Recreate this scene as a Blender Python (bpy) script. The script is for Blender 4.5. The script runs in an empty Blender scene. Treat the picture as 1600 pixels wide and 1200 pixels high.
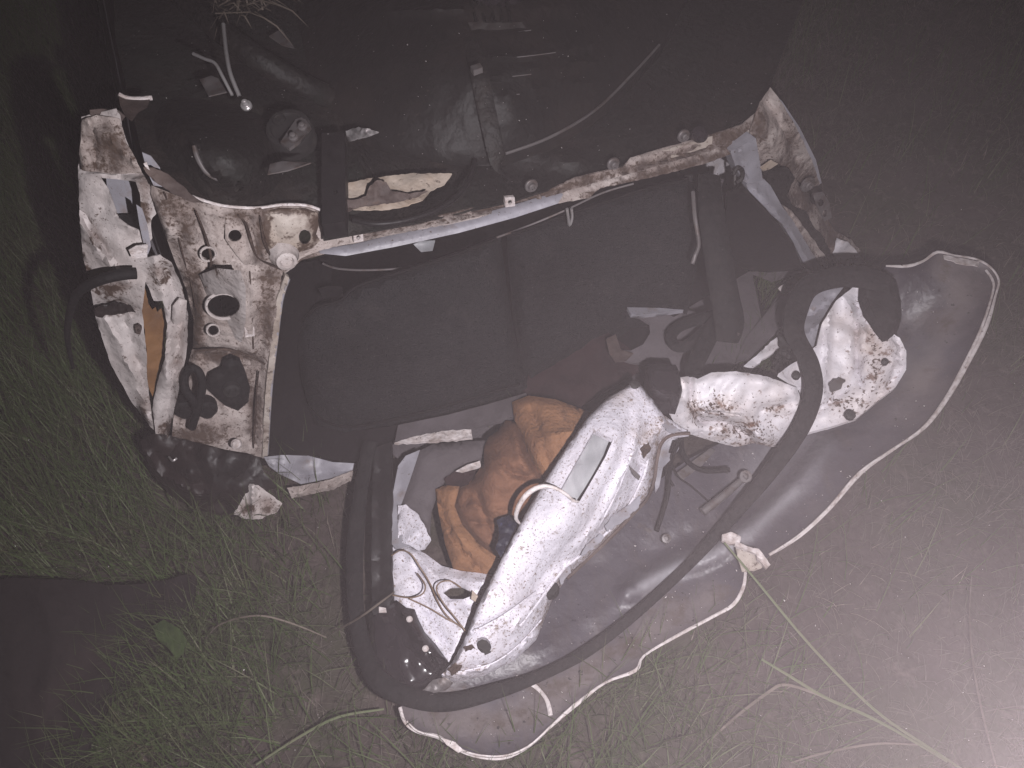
import bpy, math, random
import numpy as np
from mathutils import Vector, Matrix, noise
from mathutils.geometry import delaunay_2d_cdt
random.seed(7); rng = np.random.default_rng(7)
scn = bpy.context.scene
col = scn.collection

# ------------------------------------------------------------------ camera, night sky, torch, exposure
H = 1.40                      # phone held 1.4 m above the grass
PITCH = math.radians(52)      # looking down at the wreck
F = 1209.0                    # focal length in photo pixels (1600 wide)
cam_d = bpy.data.cameras.new('camera'); cam = bpy.data.objects.new('camera', cam_d); col.objects.link(cam)
cam_d.sensor_width = 36; cam_d.lens = 36 * F / 1600; cam_d.clip_start = 0.01; cam_d.clip_end = 500
cam.location = (0, 0, H); cam.rotation_euler = (math.pi / 2 - PITCH, 0, 0)
scn.camera = cam
CP, SP = math.cos(PITCH), math.sin(PITCH)
FW = Vector((0, CP, -SP)); UP = Vector((0, SP, CP)); RT = Vector((1, 0, 0)); EYE = Vector((0, 0, H))

w = bpy.data.worlds.new('World'); scn.world = w; w.use_nodes = True
wn = w.node_tree; bg = wn.nodes['Background']
sky = wn.nodes.new('ShaderNodeTexSky'); sky.sky_type = 'NISHITA'; sky.sun_disc = False
sky.sun_elevation = math.radians(-4); sky.sun_rotation = math.radians(200)
wn.links.new(sky.outputs['Color'], bg.inputs['Color']); bg.inputs['Strength'].default_value = 0.02

# the flash of the phone that took the picture: a small real lamp beside the lens
fl = bpy.data.lights.new('phone_flash', 'SPOT'); flash = bpy.data.objects.new('phone_flash', fl); col.objects.link(flash)
fl.energy = 112; fl.color = (1.0, 0.95, 0.99); fl.shadow_soft_size = 0.006
fl.spot_size = math.radians(150); fl.spot_blend = 1.0
flash.location = EYE + RT * 0.115 - UP * 0.088 + FW * 0.115
flash.rotation_euler = (math.radians(90) - PITCH - math.radians(4), math.radians(0), math.radians(6))

scn.view_settings.view_transform = 'Standard'; scn.view_settings.look = 'None'
scn.view_settings.exposure = 0.0; scn.view_settings.gamma = 1.0
try:
    scn.cycles.use_denoising = True; scn.cycles.denoiser = 'OPENIMAGEDENOISE'
    scn.cycles.max_bounces = 3; scn.cycles.use_adaptive_sampling = True; scn.cycles.adaptive_threshold = 0.02; scn.cycles.volume_bounces = 0; scn.cycles.caustics_reflective = False
    scn.cycles.caustics_refractive = False
except Exception: pass

# ------------------------------------------------------------------ survey of the site: sight lines to real surfaces
def ray(px, py):
    return FW + RT * ((px - 800) / F) + UP * ((600 - py) / F)
def onz(px, py, z=0.0):                       # where a sight line meets height z
    r = ray(px, py); t = (z - H) / r.z
    return EYE + r * t
def to_px(p):
    d = p - EYE; k = d.dot(FW)
    return (800 + F * d.dot(RT) / k, 600 - F * d.dot(UP) / k)
BL = onz(410, 725, 0.02); BR = onz(1290, 432, 0.02)
AX = (BR - BL); AX.z = 0; AX.normalize()       # across the car
FO = Vector((-AX.y, AX.x, 0))                  # from its tail towards its nose
NR = Vector((-FO.x, -FO.y, 0.12)).normalized() # outward normal of the tail
def onr(px, py, off=0.0):
    r = ray(px, py); t = (NR.dot(BL - EYE) + off) / NR.dot(r)
    return EYE + r * t

class Field:                                   # thin-plate surface through survey points
    def __init__(s, pts):
        p = np.array(pts, float); s.c = p[:, :2] / 400.0; n = len(p)
        if n == 1: s.k = p[0, 2]; s.n = 1; return
        s.n = n
        d = np.linalg.norm(s.c[:, None] - s.c[None], axis=2)
        K = np.where(d > 0, d * d * np.log(d + 1e-12), 0) + np.eye(n) * 0.002
        Pm = np.c_[np.ones(n), s.c]
        if n < 4:
            A = np.linalg.lstsq(Pm, p[:, 2], rcond=None)[0]; s.w = np.zeros(n); s.a = A; return
        L = np.block([[K, Pm], [Pm.T, np.zeros((3, 3))]])
        sol = np.linalg.solve(L, np.r_[p[:, 2], 0, 0, 0]); s.w = sol[:n]; s.a = sol[n:]
    def __call__(s, q):
        q = np.asarray(q, float)
        if s.n == 1: return np.full(len(q), s.k)
        q = q / 400.0
        d = np.linalg.norm(q[:, None] - s.c[None], axis=2)
        return s.a[0] + q @ s.a[1:] + np.where(d > 0, d * d * np.log(d + 1e-12), 0) @ s.w

class Z:                                       # a surface lying at surveyed heights
    def __init__(s, *pts): s.f = Field(pts if len(pts) else [(0, 0, 0)]); s.n = Vector((0, 0, 1))
    def pt(s, px, py, v): return onz(px, py, v)
class R:                                       # a surface standing at the car's tail
    def __init__(s, *pts): s.f = Field(pts if len(pts) else [(0, 0, 0)]); s.n = NR
    def pt(s, px, py, v): return onr(px, py, v)

# ------------------------------------------------------------------ mesh helpers
ROOT_LOC = {}
def link(name, verts, faces, mat, parent=None, smooth=40, kind=None):
    V = np.array([tuple(v) for v in verts], float)
    c = V.mean(axis=0)
    me = bpy.data.meshes.new(name); me.from_pydata((V - c).tolist(), [], faces); me.update()
    o = bpy.data.objects.new(name, me); col.objects.link(o); o.location = c
    me.materials.append(mat)
    me.shade_smooth()
    if smooth and smooth < 180: me.set_sharp_from_angle(angle=math.radians(smooth))
    if parent is not None:
        o.parent = parent; o.matrix_parent_inverse = Matrix.Translation(-Vector(parent.location))
        # a sub-part hangs under a part that itself hangs under its thing
        if parent.parent is not None: o.matrix_parent_inverse = Matrix.Translation(-Vector(parent.location))
    if kind: o['kind'] = kind
    return o
def tag(o, label, cat, group=None):
    o['label'] = label; o['category'] = cat
    if group: o['group'] = group
    return o
def thing(name, label, cat, loc, group=None):
    o = bpy.data.objects.new(name, None); col.objects.link(o); o.location = loc
    o.empty_display_size = 0.1
    return tag(o, label, cat, group)

def inside(P, poly):
    P = np.asarray(P, float); poly = np.asarray(poly, float)
    x, y = P[:, 0], P[:, 1]; res = np.zeros(len(P), bool); j = len(poly) - 1
    for i in range(len(poly)):
        xi, yi = poly[i]; xj, yj = poly[j]
        c = ((yi > y) != (yj > y))
        with np.errstate(divide='ignore', invalid='ignore'):
            res ^= c & (x < (xj - xi) * (y - yi) / (yj - yi + 1e-12) + xi)
        j = i
    return res
def catmull(pts, n, closed=False):
    P = [np.array(p, float) for p in pts]; m = len(P); out = []
    for i in range(m if closed else m - 1):
        if closed: a, b, c, d = P[i - 1], P[i], P[(i + 1) % m], P[(i + 2) % m]
        else: a, b, c, d = P[max(i - 1, 0)], P[i], P[i + 1], P[min(i + 2, m - 1)]
        for k in range(n):
            t = k / n
            out.append(0.5 * ((2 * b) + (-a + c) * t + (2 * a - 5 * b + 4 * c - d) * t * t + (-a + 3 * b - 3 * c + d) * t ** 3))
    if not closed: out.append(P[-1])
    return out
def densify(poly, step, jag=0.0, seed=0):
    rr = random.Random(seed); out = []
    for i in range(len(poly)):
        a = poly[i]; b = poly[(i + 1) % len(poly)]
        L = math.hypot(b[0] - a[0], b[1] - a[1]); n = max(1, int(L / step + .5))
        for k in range(n):
            t = k / n; j = jag if k else jag * .4
            out.append((a[0] + (b[0] - a[0]) * t + rr.uniform(-j, j), a[1] + (b[1] - a[1]) * t + rr.uniform(-j, j)))
    return out
def segdist(P, line):
    d = np.full(len(P), 1e9)
    for a, b in zip(line[:-1], line[1:]):
        a = np.array(a, float); b = np.array(b, float); ab = b - a
        t = np.clip(((P - a) @ ab) / max(ab @ ab, 1e-9), 0, 1)
        d = np.minimum(d, np.linalg.norm(P - (a + t[:, None] * ab), axis=1))
    return d
def oval(cx, cy, rx, ry, n=14, a=0.0):
    return [(cx + rx * math.cos(t) * math.cos(a) - ry * math.sin(t) * math.sin(a),
             cy + rx * math.cos(t) * math.sin(a) + ry * math.sin(t) * math.cos(a)) for t in [2 * math.pi * k / n for k in range(n)]]

SOFT = ('rust_brown_cloth', 'tan_cloth', 'maroon_cloth', 'smooth_dark_sheet', 'charcoal_seat_carpet', 'bright_green_leaf', 'black_underseal', 'black_tank_coat')
def panel(name, out, surf, mat, parent=None, step=9, holes=(), thick=0.002, amp=0.0, freq=40.0, cre=(), jag=0.0,
          curve=False, smooth=50, edge=None, kind=None, mud=(), tint=()):
    """sheet with a real outline, holes, thickness, dents and creases. cre: (polyline, height, half width)"""
    seed = sum(map(ord, name)) + int(out[0][0])
    if curve: out = [tuple(p) for p in catmull(out, 4, True)]
    bo = densify(out, step, jag, seed); pts = list(bo); edges = [(i, (i + 1) % len(bo)) for i in range(len(bo))]
    hh = []
    for h in holes:
        hd = densify(h, step * .8); s = len(pts); pts += hd; edges += [(s + i, s + (i + 1) % len(hd)) for i in range(len(hd))]; hh.append(hd)
    A = np.array(bo); x0, y0 = A.min(0); x1, y1 = A.max(0)
    g = []; row = 0; y = y0
    while y < y1:
        x = x0 + (step / 2 if row % 2 else 0)
        while x < x1: g.append((x, y)); x += step
        y += step * .866; row += 1
    if g:
        g = np.array(g) + rng.uniform(-.18, .18, (len(g), 2)) * step
        ok = inside(g, bo)
        for hd in hh: ok &= ~inside(g, hd)
        B = np.array(pts)
        g = g[ok]
        if len(g):
            dm = np.min(np.linalg.norm(g[:, None] - B[None], axis=2), axis=1)
            pts += [tuple(p) for p in g[dm > step * .55]]
    V2, _, tri, *_ = delaunay_2d_cdt([Vector(p) for p in pts], edges, [], 0, 1e-4)
    V2 = np.array([tuple(v) for v in V2])
    tri = np.array([t for t in tri if len(t) == 3])
    cen = V2[tri].mean(axis=1); ok = inside(cen, bo)
    for hd in hh: ok &= ~inside(cen, hd)
    tri = tri[ok]
    used = np.unique(tri); remap = -np.ones(len(V2), int); remap[used] = np.arange(len(used)); V2 = V2[used]; tri = remap[tri]
    v = surf.f(V2)
    if amp:
        if mat.name in SOFT:
            v = v + np.array([amp * (noise.noise(Vector((p[0] / freq, p[1] / freq, seed * .37))) +
                                     .45 * noise.noise(Vector((p[0] / freq * 2.7, p[1] / freq * 2.7, seed * .11)))) for p in V2])
        else:      # sheet metal buckles in flat facets with sharp folds
            def fold(p):
                q = Vector((p[0] / freq * .62, p[1] / freq * .62, seed * .37)); wv = .5 * noise.noise(q * .7 + Vector((5, 2, 1)))
                a = abs(noise.noise(q + Vector((wv, -wv, 0)))); b = abs(noise.noise(q * 2.1 + Vector((3.3, wv, 0))))
                return amp * (1.9 * a - .45 + .6 * b - .15)
            v = v + np.array([fold(p) for p in V2])
    for line, a, wd in cre: v = v + a * np.exp(-(segdist(V2, line) / wd) ** 2)
    if edge is not None:      # edges roll down (negative) or up
        dd = segdist(V2, list(bo) + [bo[0]]); v = v + edge[0] * np.exp(-(dd / edge[1]) ** 2)
    P = [surf.pt(p[0], p[1], vv) for p, vv in zip(V2, v)]
    # orient towards the outside
    fs = []
    flip = 0
    for a, b, c in tri[:50]:
        flip += 1 if (P[b] - P[a]).cross(P[c] - P[a]).dot(surf.n) < 0 else -1
    for a, b, c in tri: fs.append((int(a), int(c), int(b)) if flip > 0 else (int(a), int(b), int(c)))
    n = len(P); back = [p - surf.n * thick for p in P]
    cnt = {}
    for f in fs:
        for i in range(3): cnt[(f[i], f[(i + 1) % 3])] = 1
    allf = list(fs) + [(a + n, c + n, b + n) for a, b, c in fs]
    for (a, b) in cnt:
        if (b, a) not in cnt: allf.append((b, a, a + n, b + n))
    o = link(name, P + back, allf, mat, parent, smooth, kind)
    # where dirt has settled (mud) or the colour turns paler (tint): read by the material and broken up by its noise
    for an, spots in (('mud', mud), ('tint', tint)):
        if not spots: continue
        m_ = np.zeros(n)
        for sp_ in spots:
            if isinstance(sp_[0], (list, tuple)): line, wd_, k_ = sp_; m_ = np.maximum(m_, k_ * np.exp(-(segdist(V2, line) / wd_) ** 2))
            else:
                x_, y_, rx_, ry_, k_ = sp_; m_ = np.maximum(m_, k_ * np.exp(-(((V2[:, 0] - x_) / rx_) ** 2 + ((V2[:, 1] - y_) / ry_) ** 2)))
        at_ = o.data.attributes.new(an, 'FLOAT', 'POINT'); at_.data.foreach_set('value', np.r_[m_, m_].astype(np.float32))
    return o

def tube(name, P, r, mat, parent=None, seg=8, n=5, flat=1.0, up=None, smooth=60, closed=False):
    """round or flattened bar swept through points; r a number or one per point"""
    m = len(P); rs = r if isinstance(r, (list, tuple)) else [r] * m
    Q = catmull([tuple(p) + (q,) for p, q in zip(P, rs)], n, closed)
    C = [Vector(q[:3]) for q in Q]; rr = [q[3] for q in Q]; vs = []; fs = []
    k = len(C); u = Vector(up) if up is not None else None
    for i in range(k):
        if closed: t = C[(i + 1) % k] - C[i - 1]
        else: t = C[min(i + 1, k - 1)] - C[max(i - 1, 0)]
        t.normalize()
        if up is not None: a = t.cross(Vector(up))
        else:
            if u is None: u = Vector((0, 0, 1)) if abs(t.z) < .9 else Vector((1, 0, 0))
            a = t.cross(u)
        a.normalize(); b = a.cross(t); b.normalize(); u = b
        for s in range(seg):
            th = 2 * math.pi * s / seg
            vs.append(C[i] + a * math.cos(th) * rr[i] + b * math.sin(th) * rr[i] * flat)
    for i in range(k if closed else k - 1):
        for s in range(seg):
            a0 = i * seg + s; a1 = i * seg + (s + 1) % seg; i2 = (i + 1) % k
            fs.append((a0, a1, i2 * seg + (s + 1) % seg, i2 * seg + s))
    if not closed:
        fs.append(tuple(range(seg - 1, -1, -1))); fs.append(tuple(range((k - 1) * seg, k * seg)))
    return link(name, vs, fs, mat, parent, smooth)

def lathe(name, p, nrm, prof, mat, parent=None, seg=16, smooth=35, rot=0.0):
    """turned piece: prof is a list of (radius, height) from the foot up along nrm"""
    nrm = Vector(nrm).normalized(); a = nrm.orthogonal().normalized(); b = nrm.cross(a); vs = []; fs = []
    for r, h in prof:
        for s in range(seg):
            th = rot + 2 * math.pi * s / seg; vs.append(Vector(p) + a * r * math.cos(th) + b * r * math.sin(th) + nrm * h)
    k = len(prof)
    for i in range(k - 1):
        for s in range(seg): fs.append((i * seg + s, i * seg + (s + 1) % seg, (i + 1) * seg + (s + 1) % seg, (i + 1) * seg + s))
    fs.append(tuple(range((k - 1) * seg, k * seg))); fs.append(tuple(range(seg - 1, -1, -1)))
    return link(name, vs, fs, mat, parent, smooth)
def bolt(p, nrm, r, mat, parent, name='bolt'):
    w_ = lathe(name, p, nrm, [(r, -.002), (r, .002), (r * .9, .003), (r * .62, .0032), (r * .6, .009), (r * .5, .0105), (r * .3, .0105), (r * .25, .007)], mat, parent, 12)
    return w_

# ------------------------------------------------------------------ materials
def mat(name, base, rough=.6, metal=0.0, layers=(), bump=None, spec=.5, coat=0.0, gain=0.0, tint=None):
    """layers: (colour, scale, low, high, detail, stretch(x,y,z), rough)"""
    m = bpy.data.materials.new(name); m.use_nodes = True; nt = m.node_tree; N = nt.nodes; L = nt.links
    b = N['Principled BSDF']; b.inputs['Metallic'].default_value = metal
    b.inputs['Specular IOR Level'].default_value = spec
    b.inputs['Coat Weight'].default_value = coat; b.inputs['Coat Roughness'].default_value = .2
    tc = N.new('ShaderNodeTexCoord')
    def rgb(c): return (*c, 1)
    cn = N.new('ShaderNodeRGB'); cn.outputs[0].default_value = rgb(base); cur = cn.outputs[0]
    rn = N.new('ShaderNodeValue'); rn.outputs[0].default_value = rough; rcur = rn.outputs[0]
    for k, ly in enumerate(layers):
        c, sc, lo, hi = ly[:4]; det = ly[4] if len(ly) > 4 else 6; st = ly[5] if len(ly) > 5 else (1, 1, 1); rg = ly[6] if len(ly) > 6 else None
        mp = N.new('ShaderNodeMapping'); mp.inputs['Scale'].default_value = st; mp.inputs['Location'].default_value = (k * 3.1, k * 1.7, len(name) * .9)
        L.new(tc.outputs['Object'], mp.inputs['Vector'])
        nz = N.new('ShaderNodeTexNoise'); nz.inputs['Scale'].default_value = sc; nz.inputs['Detail'].default_value = det; nz.inputs['Roughness'].default_value = .62
        L.new(mp.outputs[0], nz.inputs['Vector'])
        rp = N.new('ShaderNodeMapRange'); rp.inputs['From Min'].default_value = lo; rp.inputs['From Max'].default_value = hi
        gk = gain[k] if isinstance(gain, (list, tuple)) else gain
        if gk:
            at = N.new('ShaderNodeAttribute'); at.attribute_name = 'mud'
            ad = N.new('ShaderNodeMath'); ad.operation = 'MULTIPLY_ADD'; ad.inputs[1].default_value = gk
            L.new(at.outputs['Fac'], ad.inputs[0]); L.new(nz.outputs['Fac'], ad.inputs[2]); L.new(ad.outputs[0], rp.inputs['Value'])
        else: L.new(nz.outputs['Fac'], rp.inputs['Value'])
        mx = N.new('ShaderNodeMix'); mx.data_type = 'RGBA'
        L.new(rp.outputs[0], mx.inputs[0]); L.new(cur, mx.inputs[6]); mx.inputs[7].default_value = rgb(c); cur = mx.outputs[2]
        if rg is not None:
            mr = N.new('ShaderNodeMix'); mr.data_type = 'FLOAT'
            L.new(rp.outputs[0], mr.inputs[0]); L.new(rcur, mr.inputs[2]); mr.inputs[3].default_value = rg; rcur = mr.outputs[0]
    if tint:
        at = N.new('ShaderNodeAttribute'); at.attribute_name = 'tint'
        mx = N.new('ShaderNodeMix'); mx.data_type = 'RGBA'; L.new(at.outputs['Fac'], mx.inputs[0]); L.new(cur, mx.inputs[6]); mx.inputs[7].default_value = rgb(tint); cur = mx.outputs[2]
    L.new(cur, b.inputs['Base Color']); L.new(rcur, b.inputs['Roughness'])
    if bump:
        nz = N.new('ShaderNodeTexNoise'); nz.inputs['Scale'].default_value = bump[1]; nz.inputs['Detail'].default_value = 5
        mp = N.new('ShaderNodeMapping'); mp.inputs['Scale'].default_value = bump[2] if len(bump) > 2 else (1, 1, 1)
        L.new(tc.outputs['Object'], mp.inputs['Vector']); L.new(mp.outputs[0], nz.inputs['Vector'])
        bp = N.new('ShaderNodeBump'); bp.inputs['Strength'].default_value = bump[0]; bp.inputs['Distance'].default_value = .01
        L.new(nz.outputs['Fac'], bp.inputs['Height']); L.new(bp.outputs[0], b.inputs['Normal'])
    return m
MUD = (.055, .034, .024); MUD2 = (.13, .09, .07); RUST = (.17, .075, .035)
M = {}
M['white'] = mat('white_paint', (.545, .53, .585), .5, layers=[((.45, .425, .46), 11, .40, .72, 7), ((.31, .265, .245), 7, .58, .82, 10), ((.22, .18, .16), 80, .59, .70, 6), (MUD2, 300, .58, .66, 3), (MUD, 130, .69, .73, 3), (RUST, 22, .73, .80, 8)], bump=(.4, 60), gain=[.2, .2, .2, .1, .06, .1])
M['white_spot'] = mat('mud_spotted_white_paint', (.55, .53, .56), .5, layers=[((.46, .41, .40), 8, .44, .72, 7), ((.27, .20, .165), 10, .60, .78, 10), ((.15, .10, .08), 55, .63, .71, 8), (MUD, 150, .635, .69, 5), (RUST, 14, .72, .80, 9)], bump=(.4, 45), gain=.16)
M['muddy'] = mat('mud_smeared_cream_paint', (.37, .325, .305), .65, layers=[((.28, .235, .215), 9, .40, .68, 10), ((.15, .112, .097), 14, .48, .78, 14, (1, 1, .7), .8), ((.070, .051, .044), 30, .53, .74, 14, (1.2, 1.2, .55), .85), (MUD, 110, .58, .69, 10, (1, 1, 1), .85), (MUD, 320, .61, .69, 3), ((.11, .07, .05), 14, .68, .82, 9)], bump=(.7, 50), gain=[.2, .26, .26, .2, .1, 0])
M['muddy_light'] = mat('dusty_cream_paint', (.41, .375, .365), .6, layers=[((.31, .27, .255), 9, .44, .72, 6), ((.17, .13, .115), 14, .58, .76, 14), (MUD, 60, .62, .72, 12), (MUD, 240, .63, .70, 3)], bump=(.5, 45), gain=[.2, .26, .26, .1])
M['cream'] = mat('cream_sill_paint', (.36, .305, .255), .6, layers=[((.24, .175, .125), 12, .42, .68, 10), ((.10, .07, .052), 24, .54, .70, 12), (MUD, 80, .59, .67, 8)], bump=(.4, 50), gain=.2)
M['lav'] = mat('grey_lilac_inner_paint', (.25, .245, .275), .5, layers=[((.17, .165, .18), 7, .42, .7, 8), (MUD2, 14, .60, .77, 9), (MUD, 140, .64, .70, 4)], bump=(.2, 50))
M['under'] = mat('black_underseal', (.007, .0062, .0058), .6, layers=[((.020, .014, .011), 8, .48, .72, 10, (1, 1, 1), .8), ((.010, .012, .010), 4, .5, .7, 5), ((.040, .031, .027), 60, .64, .74, 8)], bump=(.6, 60), spec=.25)
M['tank'] = mat('black_tank_coat', (.0055, .005, .0048), .55, layers=[((.014, .0095, .008), 6, .48, .74, 10, (1, 1, 1), .75), ((.028, .022, .02), 60, .64, .74, 9)], bump=(.4, 50), spec=.2)
M['black'] = mat('black_plastic', (.007, .006, .0065), .5, layers=[((.028, .023, .022), 14, .6, .8, 9, (1, 1, 1), .8)], bump=(.15, 80), spec=.25)
M['gloss'] = mat('glossy_black_plastic', (.016, .013, .015), .2, layers=[((.05, .045, .045), 14, .6, .8, 8, (1, 1, 1), .6)])
M['rubber'] = mat('black_rubber', (.005, .0045, .0048), .75, layers=[((.016, .0135, .0135), 18, .5, .75, 10, (1, 1, 1), .9), ((.05, .042, .04), 60, .66, .76, 8)], bump=(.5, 60), spec=.18)
M['seat'] = mat('charcoal_seat_carpet', (.0125, .0125, .0135), .95, layers=[((.008, .0078, .0084), 5, .42, .68, 8), ((.020, .018, .0185), 14, .56, .74, 10), ((.035, .031, .030), 160, .66, .72, 3)], bump=(.7, 260), spec=.1)
M['cabin'] = mat('dark_cabin_lining', (.006, .005, .0055), .9, bump=(.2, 120), spec=.1)
M['head'] = mat('grey_headlining', (.075, .066, .071), .85, layers=[((.05, .043, .045), 6, .45, .7, 7), (MUD, 18, .66, .75, 7)], bump=(.2, 120), spec=.2)
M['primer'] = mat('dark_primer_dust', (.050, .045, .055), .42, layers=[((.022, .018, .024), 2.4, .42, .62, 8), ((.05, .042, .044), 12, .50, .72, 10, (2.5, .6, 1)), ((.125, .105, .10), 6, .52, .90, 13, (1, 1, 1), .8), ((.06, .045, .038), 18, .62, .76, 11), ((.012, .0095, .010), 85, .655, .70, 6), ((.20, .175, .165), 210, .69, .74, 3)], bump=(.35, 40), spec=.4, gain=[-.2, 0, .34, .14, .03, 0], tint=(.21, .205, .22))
M['hem'] = mat('white_hem_paint', (.50, .46, .455), .5, layers=[((.30, .25, .23), 45, .45, .66, 9), (MUD2, 30, .58, .74, 9), (MUD, 110, .62, .70, 6)], bump=(.5, 110))
M['brown'] = mat('rust_brown_cloth', (.155, .074, .042), .85, layers=[((.11, .052, .031), 7, .42, .68, 8), ((.155, .076, .044), 16, .55, .78, 8)], bump=(.35, 140), spec=.2)
M['tan'] = mat('tan_cloth', (.205, .102, .050), .85, layers=[((.145, .070, .036), 8, .45, .7, 9), ((.08, .042, .026), 30, .60, .75, 9)], bump=(.5, 110), spec=.2)
M['blue'] = mat('navy_scrap', (.008, .009, .020), .55, layers=[((.03, .036, .085), 40, .62, .72, 5)], bump=(.3, 60), spec=.3)
M['maroon'] = mat('maroon_cloth', (.020, .010, .0105), .9, layers=[((.010, .006, .007), 7, .45, .65, 7)], bump=(.3, 60), spec=.15)
M['orange'] = mat('amber_tape', (.17, .085, .033), .6, layers=[((.085, .042, .02), 9, .48, .68, 9)], bump=(.25, 50))
M['rustm'] = mat('rusty_brown_metal', (.075, .052, .044), .75, layers=[((.035, .023, .02), 9, .42, .65, 9), ((.13, .07, .045), 24, .6, .78, 8)], bump=(.4, 50))
M['steel'] = mat('bare_steel', (.5, .48, .48), .3, metal=.7, layers=[((.25, .22, .2), 25, .55, .75, 6, (1, 1, 1), .6)])
M['zinc'] = mat('dull_zinc', (.11, .10, .10), .5, metal=.3, layers=[(MUD, 30, .5, .7, 7)])
M['film'] = mat('grey_glossy_film', (.19, .195, .205), .5, layers=[((.27, .27, .285), 7, .46, .62, 6, (1.8, .6, 1)), ((.12, .12, .125), 12, .60, .72, 6)], bump=(.2, 14, (1.6, .5, 1)), spec=.3)
M['plugm'] = mat('dark_grey_plug', (.014, .013, .013), .6, layers=[((.03, .027, .025), 40, .5, .7, 5)], spec=.25)
M['wire'] = mat('brown_wire', (.15, .10, .065), .6)
M['grime'] = mat('wet_mud_brown_plastic', (.013, .0085, .008), .5, layers=[((.05, .035, .032), 12, .58, .74, 10, (1, 1, 1), .75), ((.006, .0048, .0048), 5, .45, .6, 6)], bump=(.5, 40), spec=.3)
M['mat'] = mat('smooth_dark_sheet', (.010, .0078, .0078), .9, layers=[((.017, .012, .0115), 5, .5, .7, 7)], bump=(.25, 70), spec=.1)
M['soil'] = mat('trampled_soil', (.050, .039, .036), .95, layers=[((.030, .024, .02), 5, .42, .62, 9), ((.026, .032, .015), 1.6, .48, .64, 7), ((.078, .062, .056), 26, .56, .72, 8)], bump=(.9, 40), spec=.12)
M['grass1'] = mat('green_grass', (.038, .060, .017), .75, layers=[((.050, .060, .027), 7, .45, .65, 4), ((.066, .056, .034), 11, .56, .72, 4)], spec=.15)
M['grass2'] = mat('yellow_green_grass', (.085, .105, .052), .65, layers=[((.10, .10, .062), 6, .45, .65, 4)], spec=.2)
M['straw'] = mat('dry_straw', (.12, .10, .082), .75, layers=[((.07, .056, .045), 9, .42, .65, 5), ((.26, .22, .19), 14, .62, .74, 4)], spec=.2)
M['leaf'] = mat('bright_green_leaf', (.055, .085, .028), .7, layers=[((.03, .05, .017), 30, .42, .62, 7)], bump=(.4, 60), spec=.2)
M['cream_dull'] = mat('stained_cream_paint', (.37, .33, .295), .6, layers=[((.26, .215, .18), 10, .40, .66, 10), ((.13, .095, .078), 16, .54, .72, 13), (MUD, 50, .58, .68, 10), (MUD, 200, .62, .69, 4)], bump=(.5, 50), gain=.26)
M['thatch'] = mat('matted_thatch', (.085, .074, .064), .85, layers=[((.040, .038, .024), 5, .45, .62, 5), ((.10, .085, .072), 17, .58, .74, 5)], spec=.15)
M['mudcrust'] = mat('dried_mud', (.045, .030, .024), .9, layers=[((.09, .065, .052), 30, .5, .7, 8), ((.02, .014, .012), 14, .45, .65, 8)], bump=(.8, 60), spec=.12)
M['glass'] = mat('glass_and_paint_chips', (.66, .62, .61), .25)

# ------------------------------------------------------------------ GROUND
def axis(lo, hi, fine, far):
    a = list(np.arange(lo, hi, fine)); s = fine; x = a[-1]
    while x < far: s *= 1.35; x += s; a.append(x)
    s = fine; x = a[0]; b = []
    while x > -far: s *= 1.35; x -= s; b.append(x)
    return np.array(b[::-1] + a)
gx = axis(-2.2, 3.2, .04, 45); gy = axis(-.6, 4.6, .04, 45)
def ground_z(x, y):
    return .016 * noise.noise(Vector((x * 2.1, y * 2.1, 3.3))) + .007 * noise.noise(Vector((x * 9, y * 9, 1.3))) - .012
gv = [(x, y, ground_z(x, y)) for y in gy for x in gx]; nx = len(gx)
gf = [(j * nx + i, j * nx + i + 1, (j + 1) * nx + i + 1, (j + 1) * nx + i) for j in range(len(gy) - 1) for i in range(nx - 1)]
g = link('ground', gv, gf, M['soil'], None, 180); g['kind'] = 'structure'

# ------------------------------------------------------------------ THE OVERTURNED CAR
car = thing('wrecked_car', 'overturned white hatchback with torn muddy tail and black underside uppermost', 'car', BL + AX * .6)

def QR(*p): return R(*p)
# --- rear panel with lamp seat, pressed holes and a seam
REAR_MUD = [(270, 320, 26, 34, .9), (290, 360, 18, 40, .7), (300, 430, 14, 40, .9), (310, 500, 9, 60, 1.0), (418, 490, 13, 70, .9), (422, 436, 22, 16, 1.0), (355, 556, 60, 9, 1.0), (398, 640, 12, 50, .8), (310, 680, 50, 16, 1.0), (378, 338, 24, 12, .7), (409, 372, 9, 46, .9), (430, 330, 60, 8, .6), (340, 420, 30, 14, .4), (390, 590, 12, 30, .5), (280, 620, 14, 40, .5)]
rear_out = [(238, 262), (262, 288), (300, 308), (345, 322), (400, 326), (440, 321), (478, 322), (500, 328), (501, 352), (512, 372), (505, 388), (470, 404), (443, 428),
            (434, 470), (427, 540), (420, 600), (416, 655), (412, 716), (385, 708), (350, 702), (312, 692), (268, 690), (272, 640), (290, 585), (302, 540), (302, 500), (292, 455), (272, 405), (252, 350), (236, 305)]
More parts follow.
